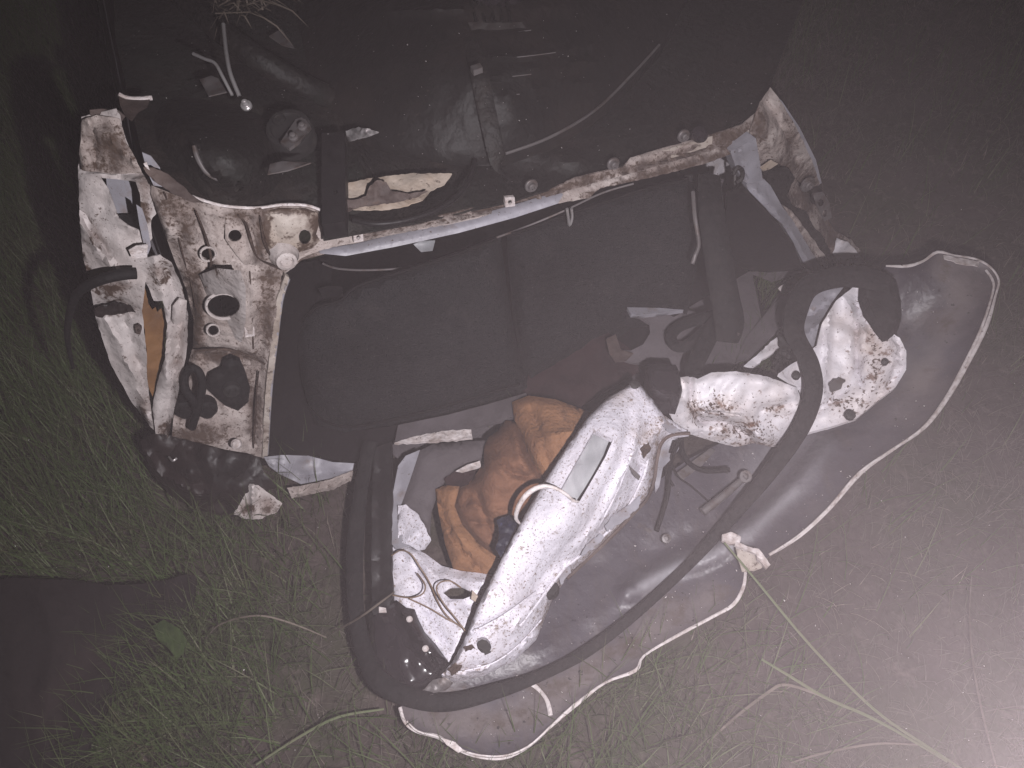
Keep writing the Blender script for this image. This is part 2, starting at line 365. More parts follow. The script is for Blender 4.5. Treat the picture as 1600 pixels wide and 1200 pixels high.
rear = panel('rear_panel', rear_out, R((240, 265, -.03), (300, 310, .0), (440, 330, .0), (440, 430, .0), (412, 715, 0), (330, 700, .01), (270, 690, -.02), (300, 520, -.03), (270, 400, -.04), (350, 480, .015), (360, 600, -.015)),
             M['muddy'], car, step=7, amp=.006, freq=38, thick=.0025,
             holes=[oval(367, 368, 10, 9), oval(325, 397, 10, 8), oval(349, 478, 25, 18, 18), oval(333, 516, 7, 8), oval(476, 370, 9, 11), oval(292, 632, 12, 12), oval(322, 634, 14, 12)],
             cre=[([(300, 320), (330, 420), (322, 520), (318, 560)], -.012, 7), ([(385, 345), (400, 400), (440, 425)], -.010, 6), ([(380, 420), (385, 480), (392, 540)], .008, 6), ([(300, 548), (350, 545), (412, 568)], -.016, 4),
                  ([(405, 330), (410, 400)], .010, 8), ([(428, 480), (418, 600), (408, 700)], .010, 6), ([(410, 480), (402, 600), (396, 690)], -.010, 5), ([(270, 380), (300, 470), (296, 560), (280, 650)], -.018, 9), ([(252, 330), (290, 430)], .012, 8)], mud=REAR_MUD)
for (px, py, r) in [(367, 368, 12), (325, 397, 12), (333, 516, 10)]:
    c = oval(px, py, r, r * .9, 10); tube('pressed_rim', [onr(x, y, .006) for x, y in c], .002, M['muddy_light'], rear, 6, 2, closed=True)
tube('pressed_rim', [onr(x, y, .017) for x, y in oval(349, 478, 27, 20, 12)], .003, M['muddy_light'], rear, 6, 2, closed=True)
for (px, py, o_) in [(390, 519, .006), (560, 371, .012), (797, 316, .012)]:
    q = [(px - 8, py - 7), (px + 7, py - 8), (px + 8, py + 6), (px - 7, py + 8)]
    panel('square_nut_plate', q, R((px, py, o_ + .006)), M['hem'], rear, step=5, holes=[oval(px, py, 3.5, 3.5, 8)], thick=.008)
lathe('round_cap', onr(442, 392, .0), NR, [(.026, 0), (.024, .016), (.018, .024), (.017, .034), (.012, .036), (.010, .030)], M['muddy_light'], rear, 18)
# lamp seat: black rubber gasket and hanging lamp cable
panel('lamp_gasket', [(322, 606), (328, 590), (346, 580), (350, 566), (362, 560), (376, 566), (384, 584), (391, 606), (388, 628), (372, 642), (352, 634), (338, 622)], R((355, 600, .018)), M['rubber'], rear, step=6, amp=.004, freq=14, thick=.014, edge=(-.008, 5))
lathe('gasket_boss', onr(361, 606, .018), NR, [(.016, 0), (.015, .010), (.009, .012), (.007, .018)], M['plugm'], rear, 12)
for px, py in [(288, 634), (322, 634)]:
    lathe('bulb_holder', onr(px, py, -.01), NR, [(.020, -.01), (.020, .012), (.013, .016), (.012, .024), (.006, .024)], M['rubber'], rear, 14)
tube('lamp_cable', [onr(*p) for p in [(300, 668, .02), (306, 648, .03), (312, 625, .04), (316, 600, .04), (310, 580, .035), (298, 576, .03), (289, 588, .03), (290, 608, .035), (302, 626, .04), (308, 640, .03)]], .0075, M['rubber'], rear, 8, 6)

# pressed plates, opening flange, caked mud
panel('corner_plate', [(408, 332), (440, 326), (478, 327), (497, 333), (498, 352), (494, 366), (500, 376), (488, 388), (462, 396), (440, 410), (424, 400), (412, 376)], R((408, 332, .012), (497, 333, .012), (440, 408, .012), (450, 360, .020)), M['cream_dull'], rear, step=6, amp=.003, freq=22, edge=(-.006, 5), holes=[oval(476, 370, 10, 12)], cre=[([(424, 345), (440, 400)], -.006, 6), ([(470, 335), (476, 358)], .006, 6)], mud=[(412, 360, 10, 50, 1.0), (450, 405, 60, 12, .9), (495, 350, 8, 30, .9), (476, 386, 20, 8, .7), (450, 330, 60, 5, .7)])
panel('pressed_plate', [(352, 334), (402, 334), (408, 372), (416, 398), (408, 414), (382, 414), (366, 394), (352, 374)], R((375, 370, .012), (352, 334, .010), (408, 410, .010)), M['muddy'], rear, step=6, amp=.003, freq=20, edge=(-.007, 4), holes=[oval(367, 368, 11, 10)], cre=[([(372, 340), (392, 400)], .006, 5)], mud=REAR_MUD)
panel('pressed_plate', [(312, 430), (340, 420), (376, 424), (384, 450), (384, 500), (378, 534), (336, 542), (318, 536), (316, 500), (322, 460)], R((350, 480, .022), (312, 430, .012), (378, 534, .012)), M['muddy_light'], rear, step=6, amp=.003, freq=24, edge=(-.008, 4), holes=[oval(349, 478, 26, 19, 18), oval(333, 516, 8, 9)], mud=REAR_MUD)
lathe('blind_boss', onr(354, 438, .02), NR, [(.014, 0), (.0135, .003), (.011, .0036), (.0105, .002)], M['muddy_light'], rear, 16)
panel('opening_flange', [(446, 430), (452, 434), (442, 470), (433, 540), (426, 600), (422, 655), (418, 718), (410, 716), (412, 655), (416, 600), (423, 540), (432, 470)], R((446, 430, .012), (414, 716, .012)), M['cream_dull'], rear, step=5, amp=.002, freq=12, jag=.5, thick=.01, cre=[([(446, 436), (430, 540), (416, 700)], -.005, 2)])
tube('flange_edge', [onr(*p) for p in [(452, 436, .008), (441, 470, .008), (432, 540, .008), (425, 600, .008), (421, 655, .008), (418, 712, .008)]], .0022, M['lav'], rear, 6, 4)
tube('panel_lip', [onr(*p) for p in [(300, 307, .004), (345, 321, .006), (400, 325, .008), (440, 320, .01), (478, 321, .012), (500, 328, .012)]], .0028, M['hem'], rear, 6, 4)
for pts in ([(372, 336, .012), (384, 350, .014), (392, 376, .016), (402, 402, .014), (424, 414, .012), (440, 420, .01)], [(304, 549, .0), (330, 546, .004), (360, 547, .004), (390, 556, .004), (414, 569, .006)], [(390, 424, .010), (392, 460, .010), (393, 500, .010), (396, 545, .008)], [(405, 334, .014), (408, 352, .016), (413, 378, .016), (424, 402, .014)],
            [(306, 330, .002), (322, 372, .004), (330, 410, .006), (322, 450, .006)], [(404, 580, .008), (400, 620, .008), (398, 660, .008), (396, 700, .008)], [(256, 300, -.02), (272, 340, -.025), (284, 390, -.03), (298, 440, -.028), (306, 480, -.02)]):
    tube('mud_filled_seam', [onr(*p) for p in pts], [.0016 + .0016 * ((i * 7) % 3) / 2 for i in range(len(pts))], M['mudcrust'], rear, 6, 4, flat=.8)
# --- left quarter panel with the lamp opening
quarter_out = [(127, 183), (150, 177), (182, 170), (188, 180), (192, 205), (205, 240), (222, 270), (240, 300), (246, 330), (236, 345), (238, 372), (228, 384), (232, 420), (226, 450), (222, 486), (228, 540), (231, 600), (240, 672),
               (205, 628), (172, 566), (150, 500), (142, 455), (130, 404), (124, 335), (122, 262)]
quarter = panel('quarter_panel', quarter_out, R((127, 185, -.10), (124, 300, -.09), (145, 455, -.08), (240, 672, -.02), (235, 345, -.045), (205, 240, -.05), (228, 540, -.03), (190, 400, -.04), (175, 240, -.07)), M['muddy_light'], car, step=7, amp=.007, freq=34,
                holes=[[(158, 278), (182, 280), (212, 284), (219, 305), (222, 362), (200, 352), (186, 341), (178, 318), (170, 296)]], jag=.8,
                cre=[([(125, 345), (160, 400), (200, 440)], .014, 7), ([(130, 330), (140, 360), (170, 395)], -.014, 6), ([(124, 268), (170, 276), (222, 280)], .012, 5), ([(128, 262), (225, 272)], -.010, 5), ([(150, 190), (158, 260)], .010, 6), ([(165, 500), (200, 570), (236, 660)], .012, 6), ([(185, 470), (215, 560), (232, 620)], -.009, 6), ([(172, 300), (182, 340), (215, 365)], .010, 5), ([(150, 480), (190, 470), (212, 488)], -.018, 5)], mud=[(172, 455, 30, 16, .9), (150, 360, 16, 40, .5), (225, 330, 12, 40, .8), (130, 420, 14, 40, .6), (180, 480, 30, 10, .8), (225, 640, 14, 40, .5)])
panel('wheel_arch_skin', [(128, 188), (150, 180), (188, 186), (196, 220), (212, 248), (222, 270), (180, 272), (128, 266), (124, 240)], R((128, 188, -.085), (220, 268, -.035), (125, 260, -.075)), M['muddy'], car, step=7, amp=.006, freq=24, jag=1, cre=[([(135, 190), (170, 215), (215, 262)], .010, 6), ([(145, 195), (150, 262)], -.008, 5)], mud=[(175, 230, 30, 30, .9), (150, 262, 50, 8, .8)])
panel('lamp_box_back', [(165, 270), (225, 272), (228, 345), (185, 345), (170, 320)], R((190, 310, -.16)), M['lav'], car, step=12)
panel('lamp_box_floor', [(178, 338), (215, 333), (230, 338), (228, 372), (195, 352)], R((200, 340, -.13), (225, 365, -.06), (190, 345, -.10), (225, 340, -.12)), M['black'], car, step=8, amp=.006, freq=12)
panel('lamp_box_lip', [(213, 320), (222, 326), (230, 350), (236, 385), (231, 398), (225, 384), (218, 352)], R((222, 350, -.025)), M['lav'], car, step=6)
panel('bent_tab', [(201, 391), (213, 384), (231, 382), (230, 402), (206, 403)], R((215, 392, -.005)), M['hem'], car, step=6, amp=.004, freq=10)
panel('folded_flange', [(212, 406), (232, 403), (250, 398), (268, 410), (285, 450), (294, 490), (292, 545), (285, 590), (272, 640), (262, 688), (244, 680), (238, 640), (245, 600), (258, 560), (261, 505), (254, 470), (240, 470), (224, 430)],
      R((215, 406, -.03), (290, 500, -.015), (262, 688, .0), (240, 470, -.03), (245, 600, -.02), (270, 600, .006)), M['muddy_light'], car, step=7, amp=.007, freq=26, jag=.8,
      cre=[([(262, 420), (285, 500), (270, 600), (255, 680)], -.012, 6), ([(240, 410), (265, 500), (258, 600)], .010, 7), ([(268, 505), (295, 505)], -.012, 4)], mud=[(250, 430, 20, 26, .7), (285, 470, 10, 60, .6), (262, 670, 20, 16, 1.0), (280, 600, 10, 50, .5)])
panel('pressed_blister', [(270, 478), (280, 466), (292, 470), (290, 498), (274, 508), (268, 500)], R((280, 485, .004)), M['muddy_light'], car, step=6, edge=(-.006, 5))
panel('amber_strip', [(214, 418), (224, 440), (232, 474), (238, 484), (243, 480), (246, 488), (254, 481), (258, 492), (261, 494), (258, 530), (254, 566), (242, 606), (238, 620), (230, 600), (228, 540), (222, 480)], R((240, 520, -.05), (232, 600, -.04), (216, 420, -.05)), M['orange'], car, step=6, amp=.004, freq=20, jag=1)
panel('torn_patch', [(148, 482), (178, 472), (205, 478), (212, 488), (190, 490), (165, 492), (160, 497), (150, 494)], R((180, 484, -.05)), M['grime'], car, step=5, jag=1.5, amp=.004, freq=8)
panel('square_clip', [(211, 512), (217, 509), (222, 513), (219, 523), (213, 522)], R((216, 516, -.02)), M['rustm'], car, step=4, holes=[oval(216, 516, 2.4, 2.6, 6)], thick=.008)
tube('wheel_arch_seal', [onr(*p) for p in [(213, 427, .01), (195, 428, .012), (170, 433, .015), (145, 442, .01), (122, 458, .0), (110, 485, -.02), (105, 520, -.03), (108, 548, -.04), (114, 575, -.05)]], [.0095, .0095, .009, .0085, .0075, .006, .005, .004, .003], M['rubber'], car, 8, 6)
panel('bracket_edge', [(224, 262), (240, 262), (262, 272), (282, 288), (300, 305), (318, 318), (300, 316), (268, 302), (248, 288), (232, 274)], R((240, 265, .02), (318, 318, .02)), M['rustm'], car, step=6, amp=.005, freq=12, jag=1)
panel('grey_bracket', [(222, 238), (236, 244), (250, 262), (256, 292), (240, 290), (230, 268)], R((240, 268, -.01)), M['lav'], car, step=7, amp=.004, freq=16)
panel('white_chip', [(224, 256), (229, 253), (234, 266), (228, 262)], R((228, 260, .02)), M['hem'], car, step=4)
panel('bent_flap', [(185, 149), (205, 154), (236, 152), (230, 168), (216, 176), (206, 190), (196, 182), (188, 166)], R((185, 150, -.16), (236, 152, -.16), (206, 190, -.09)), M['rustm'], car, step=7, amp=.004, freq=14)
tube('flap_edge', [onr(*p) for p in [(185, 147, -.155), (196, 152, -.155), (212, 154, -.155), (238, 153, -.155)]], .0035, M['hem'], car, 6, 4)
panel('top_flange', [(140, 172), (158, 170), (186, 173), (196, 182), (190, 190), (150, 186), (141, 180)], R((165, 180, -.085)), M['rustm'], car, step=6, amp=.003, freq=14)

# --- sill across the tail (bottom edge of the tailgate opening, now on top)
sill_lo = [(443, 430), (470, 407), (520, 393), (616, 381), (717, 360), (805, 336), (870, 318), (920, 310), (938, 294), (1011, 279), (1098, 257), (1145, 240), (1172, 216)]
sill_mid = [(448, 424), (470, 401), (520, 386), (600, 370), (700, 350), (800, 326), (900, 294), (985, 271), (1060, 250), (1110, 236), (1150, 218), (1175, 198)]
sill_hi = [(498, 376), (560, 360), (640, 348), (720, 330), (800, 311), (850, 302), (900, 278), (942, 268), (975, 262), (986, 248), (1050, 229), (1113, 211), (1160, 196), (1188, 172)]
sill = panel('tail_sill', sill_mid + sill_hi[::-1], R((450, 424, .005), (1170, 200, .0), (700, 340, .02), (900, 285, .025), (800, 312, .0)), M['muddy'], car, step=7, amp=.0025, freq=36, jag=.7, thick=.004, mud=[([(560, 362), (800, 318), (930, 280)], 9, .8), ([(900, 282), (1000, 262), (1110, 228), (1170, 196)], 10, .7), (1140, 215, 40, 16, 1.0), (920, 280, 20, 10, 1.0)],
             cre=[([(560, 366), (800, 318), (930, 284), (1100, 232)], -.012, 5), ([(880, 300), (915, 280)], .010, 8)])
panel('sill_lip', sill_lo + sill_mid[::-1], R((443, 430, .0), (717, 355, .022), (920, 305, .024), (1172, 214, .0)), M['muddy'], car, step=5, amp=.002, freq=24, jag=.6, thick=.006, mud=[([(920, 308), (1010, 276), (1145, 238)], 8, .8), (480, 402, 40, 10, .6), (1150, 230, 30, 14, 1.0)])
panel('inner_roll', [(500, 396), (560, 386), (616, 372), (717, 350), (800, 327), (850, 312), (880, 304), (872, 318), (805, 340), (717, 364), (616, 386), (540, 400)], R((500, 396, .012), (700, 360, .03), (880, 308, .03)), M['lav'], car, step=4, amp=.0015, freq=40, thick=.012, edge=(-.006, 8))
panel('lock_plate', [(985, 250), (1050, 231), (1113, 213), (1112, 228), (1060, 244), (990, 262)], R((1050, 235, .012)), M['cream_dull'], car, step=7, amp=.002, freq=14, jag=.8)
for px, py in [(830, 290), (520, 357), (958, 256), (1068, 212)]:
    bolt(onr(px, py, .02), NR, .0125, M['zinc'], car)
lathe('grommet', onr(1090, 208, .02), NR, [(.016, 0), (.015, .012), (.010, .020), (.004, .022)], M['gloss'], car, 12)
tube('latch_hook', [onr(*p) for p in [(886, 326, .03), (888, 340, .03), (890, 352, .03), (894, 340, .03), (893, 326, .03)]], .003, M['steel'], car, 6, 4)
tube('parcel_shelf_cord', [onr(*p) for p in [(505, 412, .0), (530, 420, -.02), (580, 422, -.03), (640, 417, -.03), (700, 400, -.03), (760, 377, -.02), (820, 355, -.02), (880, 330, -.01), (940, 302, -.01), (990, 287, 0)]], .002, M['zinc'], car, 6, 6)

# --- underside: floor pan, tank, silencer, brackets, pipes
UZ = .60
floor_ = panel('floor_pan', [(232, 285), (216, 215), (205, 170), (180, 60), (170, -160), (1330, -160), (1255, 0), (1205, 130), (1190, 172), (1113, 214), (1050, 232), (985, 250), (900, 282), (800, 314), (640, 350), (505, 374), (500, 330), (400, 328), (300, 312)],
      Z((232, 285, .66), (500, 330, .55), (505, 374, .53), (800, 314, .49), (1190, 172, .50), (1330, -160, .50), (170, -160, .62), (205, 170, .66), (700, 0, .52), (700, 200, .50), (900, 150, .49)), M['under'], car, step=14, amp=.010, freq=60, thick=.004,
      cre=[([(560, 240), (560, 330)], .02, 12), ([(620, 215), (900, 250)], .02, 14)])
tank = panel('fuel_tank', [(490, 150), (530, 195), (600, 224), (700, 243), (785, 246), (860, 222), (930, 180), (990, 122), (1035, 72), (1075, -10), (1095, -110), (455, -110), (468, 40)],
      Z((490, 150, .56), (600, 224, .55), (785, 246, .53), (930, 180, .53), (1035, 72, .54), (1095, -110, .60), (455, -110, .60), (700, 100, .66), (850, 60, .66), (600, 60, .65), (800, 180, .60), (760, -60, .70)), M['tank'], car, step=12, amp=.004, freq=60, thick=.02, curve=False,
      cre=[([(770, 88), (850, 82), (950, 65)], .009, 5), ([(770, 118), (960, 92)], .009, 5), ([(775, 150), (960, 122)], .007, 5), ([(700, 52), (780, 46), (830, 40)], -.010, 4), ([(520, 20), (700, 12), (900, 8)], .010, 9)])
for x0 in (738, 752, 766, 780, 792):
    tube('pressed_rib', [onz(x0 - 4, -6, .705), onz(x0, 8, .70), onz(x0 + 6, 34, .69)], .0035, M['tank'], tank, 6, 3)
panel('tank_shoulder', [(712, 2), (726, -22), (800, -26), (824, -10), (818, 26), (796, 42), (748, 48), (722, 36)], Z((712, 2, .665), (726, -22, .735), (800, -26, .735), (824, -10, .70), (796, 42, .655), (748, 48, .655)), M['gloss'], tank, step=6, amp=.002, freq=30, thick=.01, edge=(-.012, 6), cre=[([(744, -20), (752, 44)], .006, 3), ([(762, -20), (770, 44)], .006, 3), ([(782, -20), (792, 42)], .006, 3)])  # glossy plate added and tilted to throw the flash back as a highlight
for pts in ([(720, 62, .672), (760, 57, .672), (830, 47, .672)], [(772, 92, .665), (820, 88, .665), (868, 82, .664)], [(778, 122, .648), (830, 116, .646)], [(780, 150, .627), (812, 147, .625)]):
    tube('pale_ridge', [onz(*p) for p in pts], .0008, M['zinc'], tank, 6, 4)  # thin pale lines along the tank ridges
tube('tank_seam', [onz(*p) for p in [(790, 240, .545), (860, 214, .55), (930, 172, .55), (990, 114, .555), (1030, 70, .56)]], .0028, M['zinc'], tank, 6, 6)
tube('tank_strap', [onz(*p) for p in [(738, 60, .68), (748, 110, .67), (758, 160, .635), (768, 205, .60), (778, 250, .555), (786, 275, .51)]], .016, M['under'], car, 8, 5, flat=.2, up=(0, -.3, 1))
panel('strap_buckle', [(735, 103), (750, 98), (754, 105), (740, 110)], Z((745, 100, .70)), M['zinc'], car, step=5, thick=.01)
panel('silencer', [(222, 190), (236, 165), (280, 152), (330, 150), (380, 165), (430, 195), (470, 240), (480, 285), (440, 310), (380, 318), (320, 300), (270, 270), (235, 232)],
      Z((222, 190, .64), (330, 150, .60), (470, 240, .56), (440, 310, .55), (270, 270, .63), (340, 230, .70), (400, 250, .66), (290, 200, .70)), M['under'], car, step=9, amp=.004, freq=50, thick=.012, cre=[([(300, 222), (310, 262), (345, 282), (378, 290)], .014, 5)])
tube('exhaust_clip', [onz(*p) for p in [(303, 228, .715), (310, 250, .70), (325, 272, .68), (352, 284, .66), (374, 288, .64), (378, 278, .65), (372, 272, .66)]], .0035, M['zinc'], car, 6, 5)
boot = lathe('round_rubber_mount', onz(452, 203, .64), Vector((0, -.35, 1)), [(.040, -.03), (.040, .0), (.037, .006), (.030, .007), (.028, .002)], M['plugm'], car, 24)
for px, py in [(459, 215), (473, 199)]: lathe('mount_bolt', onz(px, py, .655), Vector((0, -.35, 1)), [(.008, 0), (.008, .003), (.005, .004), (.005, .009), (.003, .010)], M['zinc'], boot, 10)
lathe('mount_nut', onz(436, 187, .655), Vector((0, -.35, 1)), [(.012, 0), (.011, .006), (.0065, .006), (.006, .002)], M['plugm'], boot, 6)
panel('mount_bar', [(438, 222), (462, 186), (474, 182), (486, 198), (466, 222), (452, 232)], Z((455, 205, .652)), M['zinc'], boot, step=6, thick=.005)
panel('bumper_bracket', [(503, 208), (538, 206), (540, 300), (539, 346), (503, 350), (502, 280)], Z((503, 208, .63), (538, 206, .63), (540, 346, .58), (503, 350, .58)), M['black'], car, step=8, thick=.03, amp=.002, freq=30, holes=[oval(524, 300, 4, 4, 8)])
lathe('bracket_bolt', onz(519, 296, .592), (0, -.3, 1), [(.006, 0), (.006, .006), (.003, .007)], M['steel'], car, 8)
panel('crumpled_foil', [(540, 205), (560, 198), (592, 206), (570, 214), (545, 220)], Z((565, 208, .60)), M['steel'], car, step=4, amp=.010, freq=7, jag=1)
panel('light_gusset', [(422, 256), (440, 252), (486, 254), (450, 266), (418, 272)], Z((450, 260, .69)), M['zinc'], car, step=7, amp=.003, freq=12)
panel('torn_white_floor', [(540, 287), (580, 278), (640, 271), (706, 271), (694, 288), (672, 298), (660, 312), (632, 322), (596, 328), (543, 326)], Z((540, 287, .57), (700, 272, .56), (543, 326, .56), (640, 318, .555)), M['cream'], car, step=6, amp=.004, freq=22, jag=1)
panel('torn_underseal', [(540, 312), (556, 312), (572, 306), (578, 290), (590, 281), (604, 284), (612, 298), (640, 303), (668, 298), (650, 308), (610, 316), (566, 322), (542, 330)], Z((590, 292, .59), (545, 320, .575), (660, 302, .575)), M['rustm'], car, step=5, jag=1, amp=.004, freq=10)
tube('vent_hose', [onz(*p) for p in [(552, 344, .57), (590, 350, .57), (640, 343, .565), (690, 324, .56), (722, 298, .56), (738, 268, .555), (742, 250, .55)]], .0045, M['black'], car, 8, 6)
panel('dark_gusset', [(545, 332), (600, 330), (660, 315), (705, 290), (720, 300), (690, 325), (640, 343), (590, 350), (548, 346)], Z((600, 338, .55), (700, 300, .54)), M['under'], car, step=8, amp=.003, freq=20)
tube('brake_pipe', [onz(*p) for p in [(349, 38, .74), (351, 60, .735), (354, 85, .73), (360, 115, .72), (374, 150, .70)]], .0034, M['steel'], car, 8, 6)
tube('brake_pipe', [onz(*p) for p in [(302, 84, .73), (320, 92, .73), (336, 99, .73), (348, 120, .72), (363, 149, .70)]], .0028, M['steel'], car, 8, 6)
bolt(onz(385, 165, .71), (0, -.4, 1), .009, M['steel'], car)
tube('axle_tube', [onz(*p) for p in [(270, -20, .70), (330, 35, .69), (400, 90, .67), (470, 132, .62), (510, 150, .58)]], .022, M['under'], car, 12, 4)
panel('spring_plate', [(312, 124), (330, 118), (350, 126), (356, 143), (326, 150)], Z((335, 135, .68)), M['zinc'], car, step=7, amp=.004, freq=14)
panel('grey_strap_end', [(215, 35), (240, 30), (262, 75), (276, 96), (272, 106), (256, 92), (246, 108), (238, 80)], Z((240, 60, .60), (260, 100, .62)), M['head'], car, step=8, amp=.008, freq=16, jag=1)
panel('pale_bracket', [(420, 56), (440, 45), (450, 60), (460, 75), (440, 70)], Z((440, 60, .62)), M['zinc'], car, step=7, amp=.004, freq=12)

# --- right rear corner and its crushed pillar
panel('corner_panel', [(1204, 137), (1216, 152), (1245, 200), (1268, 248), (1281, 288), (1262, 296), (1244, 280), (1232, 262), (1215, 256), (1200, 262), (1186, 262), (1176, 232), (1172, 205), (1180, 180), (1188, 160)],
      R((1204, 137, -.03), (1188, 170, .0), (1281, 288, -.05), (1190, 260, -.01), (1225, 210, .015)), M['muddy'], car, step=6, amp=.0025, freq=30, jag=.6, mud=[(1185, 200, 12, 30, .9), (1235, 215, 10, 40, .6), (1225, 262, 40, 14, .8), (1262, 280, 16, 14, .9)], cre=[([(1195, 160), (1225, 205), (1245, 250)], -.012, 6), ([(1190, 190), (1215, 255)], .008, 7)])
panel('corner_skin_edge', [(1208, 146), (1222, 158), (1250, 200), (1275, 250), (1284, 286), (1278, 290), (1266, 252), (1243, 204), (1216, 162)], R((1210, 150, -.04), (1280, 285, -.06)), M['lav'], car, step=6, thick=.003)
panel('corner_gusset', [(1188, 262), (1205, 250), (1216, 256), (1204, 264), (1192, 268)], R((1200, 260, .02)), M['cream'], car, step=5, amp=.004, freq=8)
bolt(onr(1262, 288, .0), NR, .018, M['zinc'], car)
panel('pillar_block', [(1141, 236), (1162, 226), (1181, 216), (1187, 250), (1192, 282), (1168, 287), (1160, 282), (1150, 262)], R((1150, 240, .02), (1185, 225, .03), (1190, 282, .01), (1160, 282, .015)), M['lav'], car, step=6, amp=.003, freq=14, thick=.03, cre=[([(1155, 232), (1165, 284)], -.012, 3)])
panel('crushed_pillar', [(1166, 288), (1194, 280), (1204, 290), (1222, 322), (1252, 362), (1292, 420), (1272, 434), (1256, 412), (1238, 376), (1222, 350), (1196, 328), (1174, 308)], R((1166, 290, .01), (1204, 290, .0), (1292, 420, .0), (1238, 376, .01), (1215, 330, .02)), M['lav'], car, step=6, amp=.004, freq=18, thick=.02, cre=[([(1180, 296), (1225, 345), (1275, 425)], .010, 6)])
panel('rusted_gutter', [(1224, 322), (1236, 328), (1262, 362), (1296, 410), (1290, 424), (1252, 366)], R((1240, 345, .015), (1290, 415, .01)), M['muddy'], car, step=5, amp=.005, freq=10, jag=.8, thick=.012, cre=[([(1232, 330), (1290, 414)], -.010, 3)])
panel('pillar_brace', [(1216, 370), (1240, 362), (1248, 376), (1240, 386), (1220, 388)], R((1230, 375, -.04)), M['lav'], car, step=6, thick=.01)
panel('crumpled_wing', [(1230, 305), (1243, 280), (1252, 296), (1262, 298), (1268, 318), (1288, 326), (1294, 346), (1306, 362), (1330, 374), (1344, 392), (1352, 412), (1330, 420), (1304, 416), (1298, 392), (1284, 366), (1270, 352), (1262, 330), (1240, 322)],
      R((1230, 305, -.04), (1300, 350, -.07), (1350, 410, -.06), (1300, 410, -.02)), M['muddy'], car, step=5, amp=.010, freq=18, jag=1.2, mud=[(1260, 310, 30, 24, .9), (1300, 370, 20, 40, .9)])
panel('torn_wing_edge', [(1308, 372), (1325, 378), (1340, 395), (1356, 414), (1330, 418), (1312, 410), (1302, 396)], R((1330, 400, -.03)), M['white_spot'], car, step=6, amp=.008, freq=12, jag=1)
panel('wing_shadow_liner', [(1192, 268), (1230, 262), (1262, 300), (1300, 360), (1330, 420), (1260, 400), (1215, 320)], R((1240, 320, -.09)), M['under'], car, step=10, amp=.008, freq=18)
panel('grommet_plate', [(1270, 302), (1286, 300), (1296, 316), (1300, 340), (1288, 346), (1276, 322)], R((1285, 320, -.01)), M['zinc'], car, step=5, amp=.006, freq=9, holes=[oval(1283, 317, 5, 6, 8), oval(1289, 334, 4, 6, 8)])

# --- cabin seen through the opening
panel('cabin_roof_lining', [(405, 440), (520, 395), (700, 345), (1000, 270), (1175, 215), (1300, 415), (1180, 560), (1000, 600), (830, 650), (600, 705), (408, 726)], Z((405, 440, .03), (700, 345, .03), (1175, 215, .03), (1300, 415, .03), (408, 726, .02), (830, 650, .02)), M['cabin'], car, step=30, thick=.004)
panel('cabin_side_lining', [(440, 432), (470, 410), (520, 405), (515, 470), (480, 500), (470, 600), (490, 660), (560, 690), (560, 720), (412, 716), (425, 560)], Z((440, 432, .46), (520, 405, .40), (470, 600, .14), (412, 716, .05), (560, 700, .05), (425, 560, .26)), M['cabin'], car, step=12, amp=.006, freq=40)
panel('wheel_house_trim', [(497, 450), (512, 446), (534, 448), (536, 462), (505, 466)], Z((515, 456, .42)), M['black'], car, step=6, amp=.004, freq=8)
seat1 = panel('seat_back', [(462, 520), (470, 492), (492, 474), (530, 464), (560, 440), (640, 416), (720, 390), (782, 366), (788, 420), (797, 480), (808, 540), (820, 590), (824, 604), (760, 622), (680, 646), (600, 666), (540, 674), (502, 664), (484, 640), (470, 590)],
      Z((462, 520, .30), (530, 464, .38), (640, 416, .40), (782, 366, .40), (824, 604, .13), (680, 646, .12), (540, 674, .11), (470, 590, .22), (640, 540, .26)), M['seat'], car, step=14, amp=.005, freq=90, thick=.06, edge=(-.03, 9))
seat2 = panel('seat_back', [(792, 362), (880, 332), (1000, 292), (1082, 272), (1090, 330), (1088, 420), (1078, 474), (990, 484), (945, 520), (880, 560), (830, 590), (814, 540), (802, 470)],
      Z((792, 362, .40), (1000, 292, .40), (1082, 272, .41), (1078, 474, .22), (945, 520, .17), (830, 590, .13), (930, 420, .27)), M['seat'], car, step=14, amp=.005, freq=90, thick=.06, edge=(-.03, 9))
def zf(surf_pts): return Z(*surf_pts)
for st_, nm in ((seat1, [(474, 500, .33), (496, 480, .365), (532, 469, .385), (562, 446, .405), (640, 421, .415), (720, 395, .412), (776, 373, .405)]), (seat2, [(800, 366, .405), (880, 338, .41), (1000, 298, .41), (1076, 279, .415)]), (seat1, [(478, 630, .17), (504, 656, .13), (542, 667, .115), (600, 659, .125), (680, 639, .13), (760, 616, .135), (812, 600, .138)])):
    tube('piping', [onz(*p) for p in nm], .003, M['cabin'], st_, 6, 5)
panel('blue_grey_cap', [(646, 382), (660, 377), (680, 376), (676, 392), (658, 394)], R((662, 384, -.02)), M['film'], car, step=6, edge=(-.006, 4))
panel('maroon_carpet', [(828, 570), (900, 540), (950, 520), (985, 545), (1000, 580), (950, 610), (900, 640), (840, 640), (800, 628), (822, 604)], Z((830, 600, .09), (985, 560, .13), (900, 640, .11), (950, 520, .14)), M['maroon'], car, step=9, amp=.012, freq=30)
panel('black_shelf', [(416, 640), (480, 660), (540, 676), (620, 664), (615, 690), (600, 716), (545, 722), (500, 712), (440, 710), (412, 708)], Z((416, 640, .10), (600, 700, .085), (440, 710, .055)), M['cabin'], car, step=12, amp=.006, freq=30)
